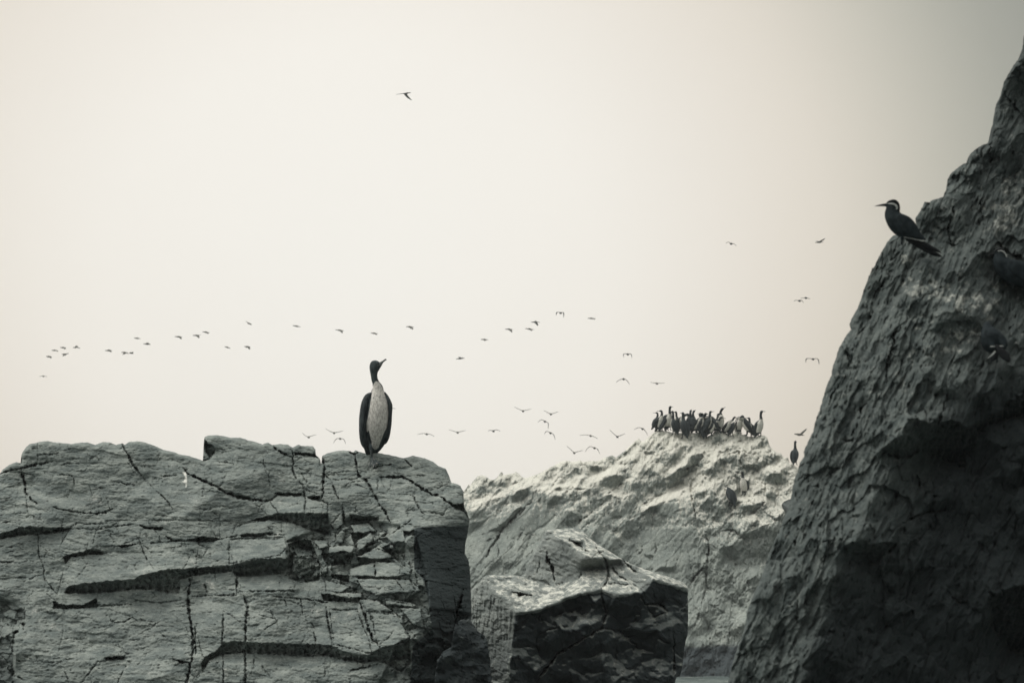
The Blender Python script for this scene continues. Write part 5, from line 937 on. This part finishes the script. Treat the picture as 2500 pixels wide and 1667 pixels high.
front(1984.5, 876.3, [(-14, -1), (-17, 8)], [(13, 0), (16, 13)], 'flying bird with drooping wing tips beside the cliff edge', 190, ch=7, dark=True)
side(1954.9, 1060.8, (-16, -2), (9, 1.5), [(14, -15)], 'pale flying bird with one wing raised, just above the lone dark cormorant', 150, ch=6.5, g=GR, th=2.4)
front(753.3, 1066.7, [(-7, -3), (-15, -10)], [(8, -3), (19, -6)], 'leftmost gull-like bird of the trio left of the tall cormorant, wings in a V')
front(815.3, 1056.4, [(-10, -4), (-21, -11)], [(10, -2), (22, -5)], 'largest bird of the trio left of the tall cormorant, long raised left wing')
front(830.2, 1070.2, [(-9, 1), (-16, 11)], [(9, 2), (14, 13)], 'lowest bird of the trio left of the tall cormorant, wings arched down')
front(1041.4, 1059.2, [(-10, -1.5), (-23, 1)], [(10, 1), (19, 6)], 'gliding bird right of the tall cormorant with level wings sloping right')
front(1117, 1055.3, [(-9, -3), (-21, -7)], [(8, -2), (20, -5)], 'second gliding bird right of the tall cormorant, shallow V')
front(1204.4, 1051.8, [(-8, -2), (-13, 0)], [(8, -3), (17, 0)], 'bird with rounded left wing, third right of the tall cormorant', dark=True)
front(1276.6, 1002.9, [(-9, -4), (-21, -10)], [(8, -2), (21, -5)], 'upper left bird of the two parallel V-winged ones')
front(1344.6, 1010.5, [(-8, -4), (-17, -9)], [(8, -2), (20, -6)], 'upper right bird of the two parallel V-winged ones')
front(1330, 1028.4, [(-8, -4), (-17, 2)], [(9, 5), (8, 18)], 'bird banking with its right wing hanging down, upper of two alike', dark=True)
front(1343.7, 1056.5, [(-9, -4), (-14, 3)], [(8, 4), (12, 16)], 'bird banking with its right wing hanging down, lower of two alike', dark=True)
front(1441.5, 1063.3, [(-10, -2), (-26, -1)], [(8, 2), (18, 7)], 'gliding bird with level left wing and sloping right wing, left of the steep V bird')
front(1507, 1065.8, [(-8, -7), (-18, -17)], [(8, -3), (20, -8)], 'bird with steep raised left wing, nearest to the upper islet slope', dark=True)
front(1568.2, 1046.3, [(-8, -3), (-20, 2)], [(6, 3), (14, 16)], 'arched-wing bird immediately left of the colony', dark=True)
front(1401.6, 1105, [(-8, -8), (-18, -17)], [(9, -3), (23, -6)], 'lowest V-winged bird just above the islet ridge')
front(1450.9, 1093, [(-11, -3), (-22, 9)], [(8, 3), (14, 15)], 'low bird with arched wings just above the islet ridge')
front(953, 996, [(-14, -2)], [(13, 1.5)], 'small distant bird mostly hidden behind the body of the tall cormorant', 230, ch=3, th=1.5)

# ================================================================== thin sea haze between us and the islet
hm = bpy.data.materials.new('haze'); hm.use_nodes = True; t = hm.node_tree; t.nodes.remove(t.nodes['Principled BSDF'])
pv = t.nodes.new('ShaderNodeVolumePrincipled'); pv.inputs['Color'].default_value = (.93, .95, .95, 1); pv.inputs['Density'].default_value = .0004; pv.inputs['Anisotropy'].default_value = .2
L(t, pv.outputs[0], t.nodes['Material Output'].inputs['Volume'])
V = [(x_, y_, z_) for x_ in (-150, 150) for y_ in (-30, 320) for z_ in (-1.7, 60)]
link('haze', pymesh('haze', V, [(0, 1, 3, 2), (4, 6, 7, 5), (0, 4, 5, 1), (2, 3, 7, 6), (0, 2, 6, 4), (1, 5, 7, 3)]), hm, kind='stuff', label='thin pale sea haze that softens the islet and the far birds', category='haze')
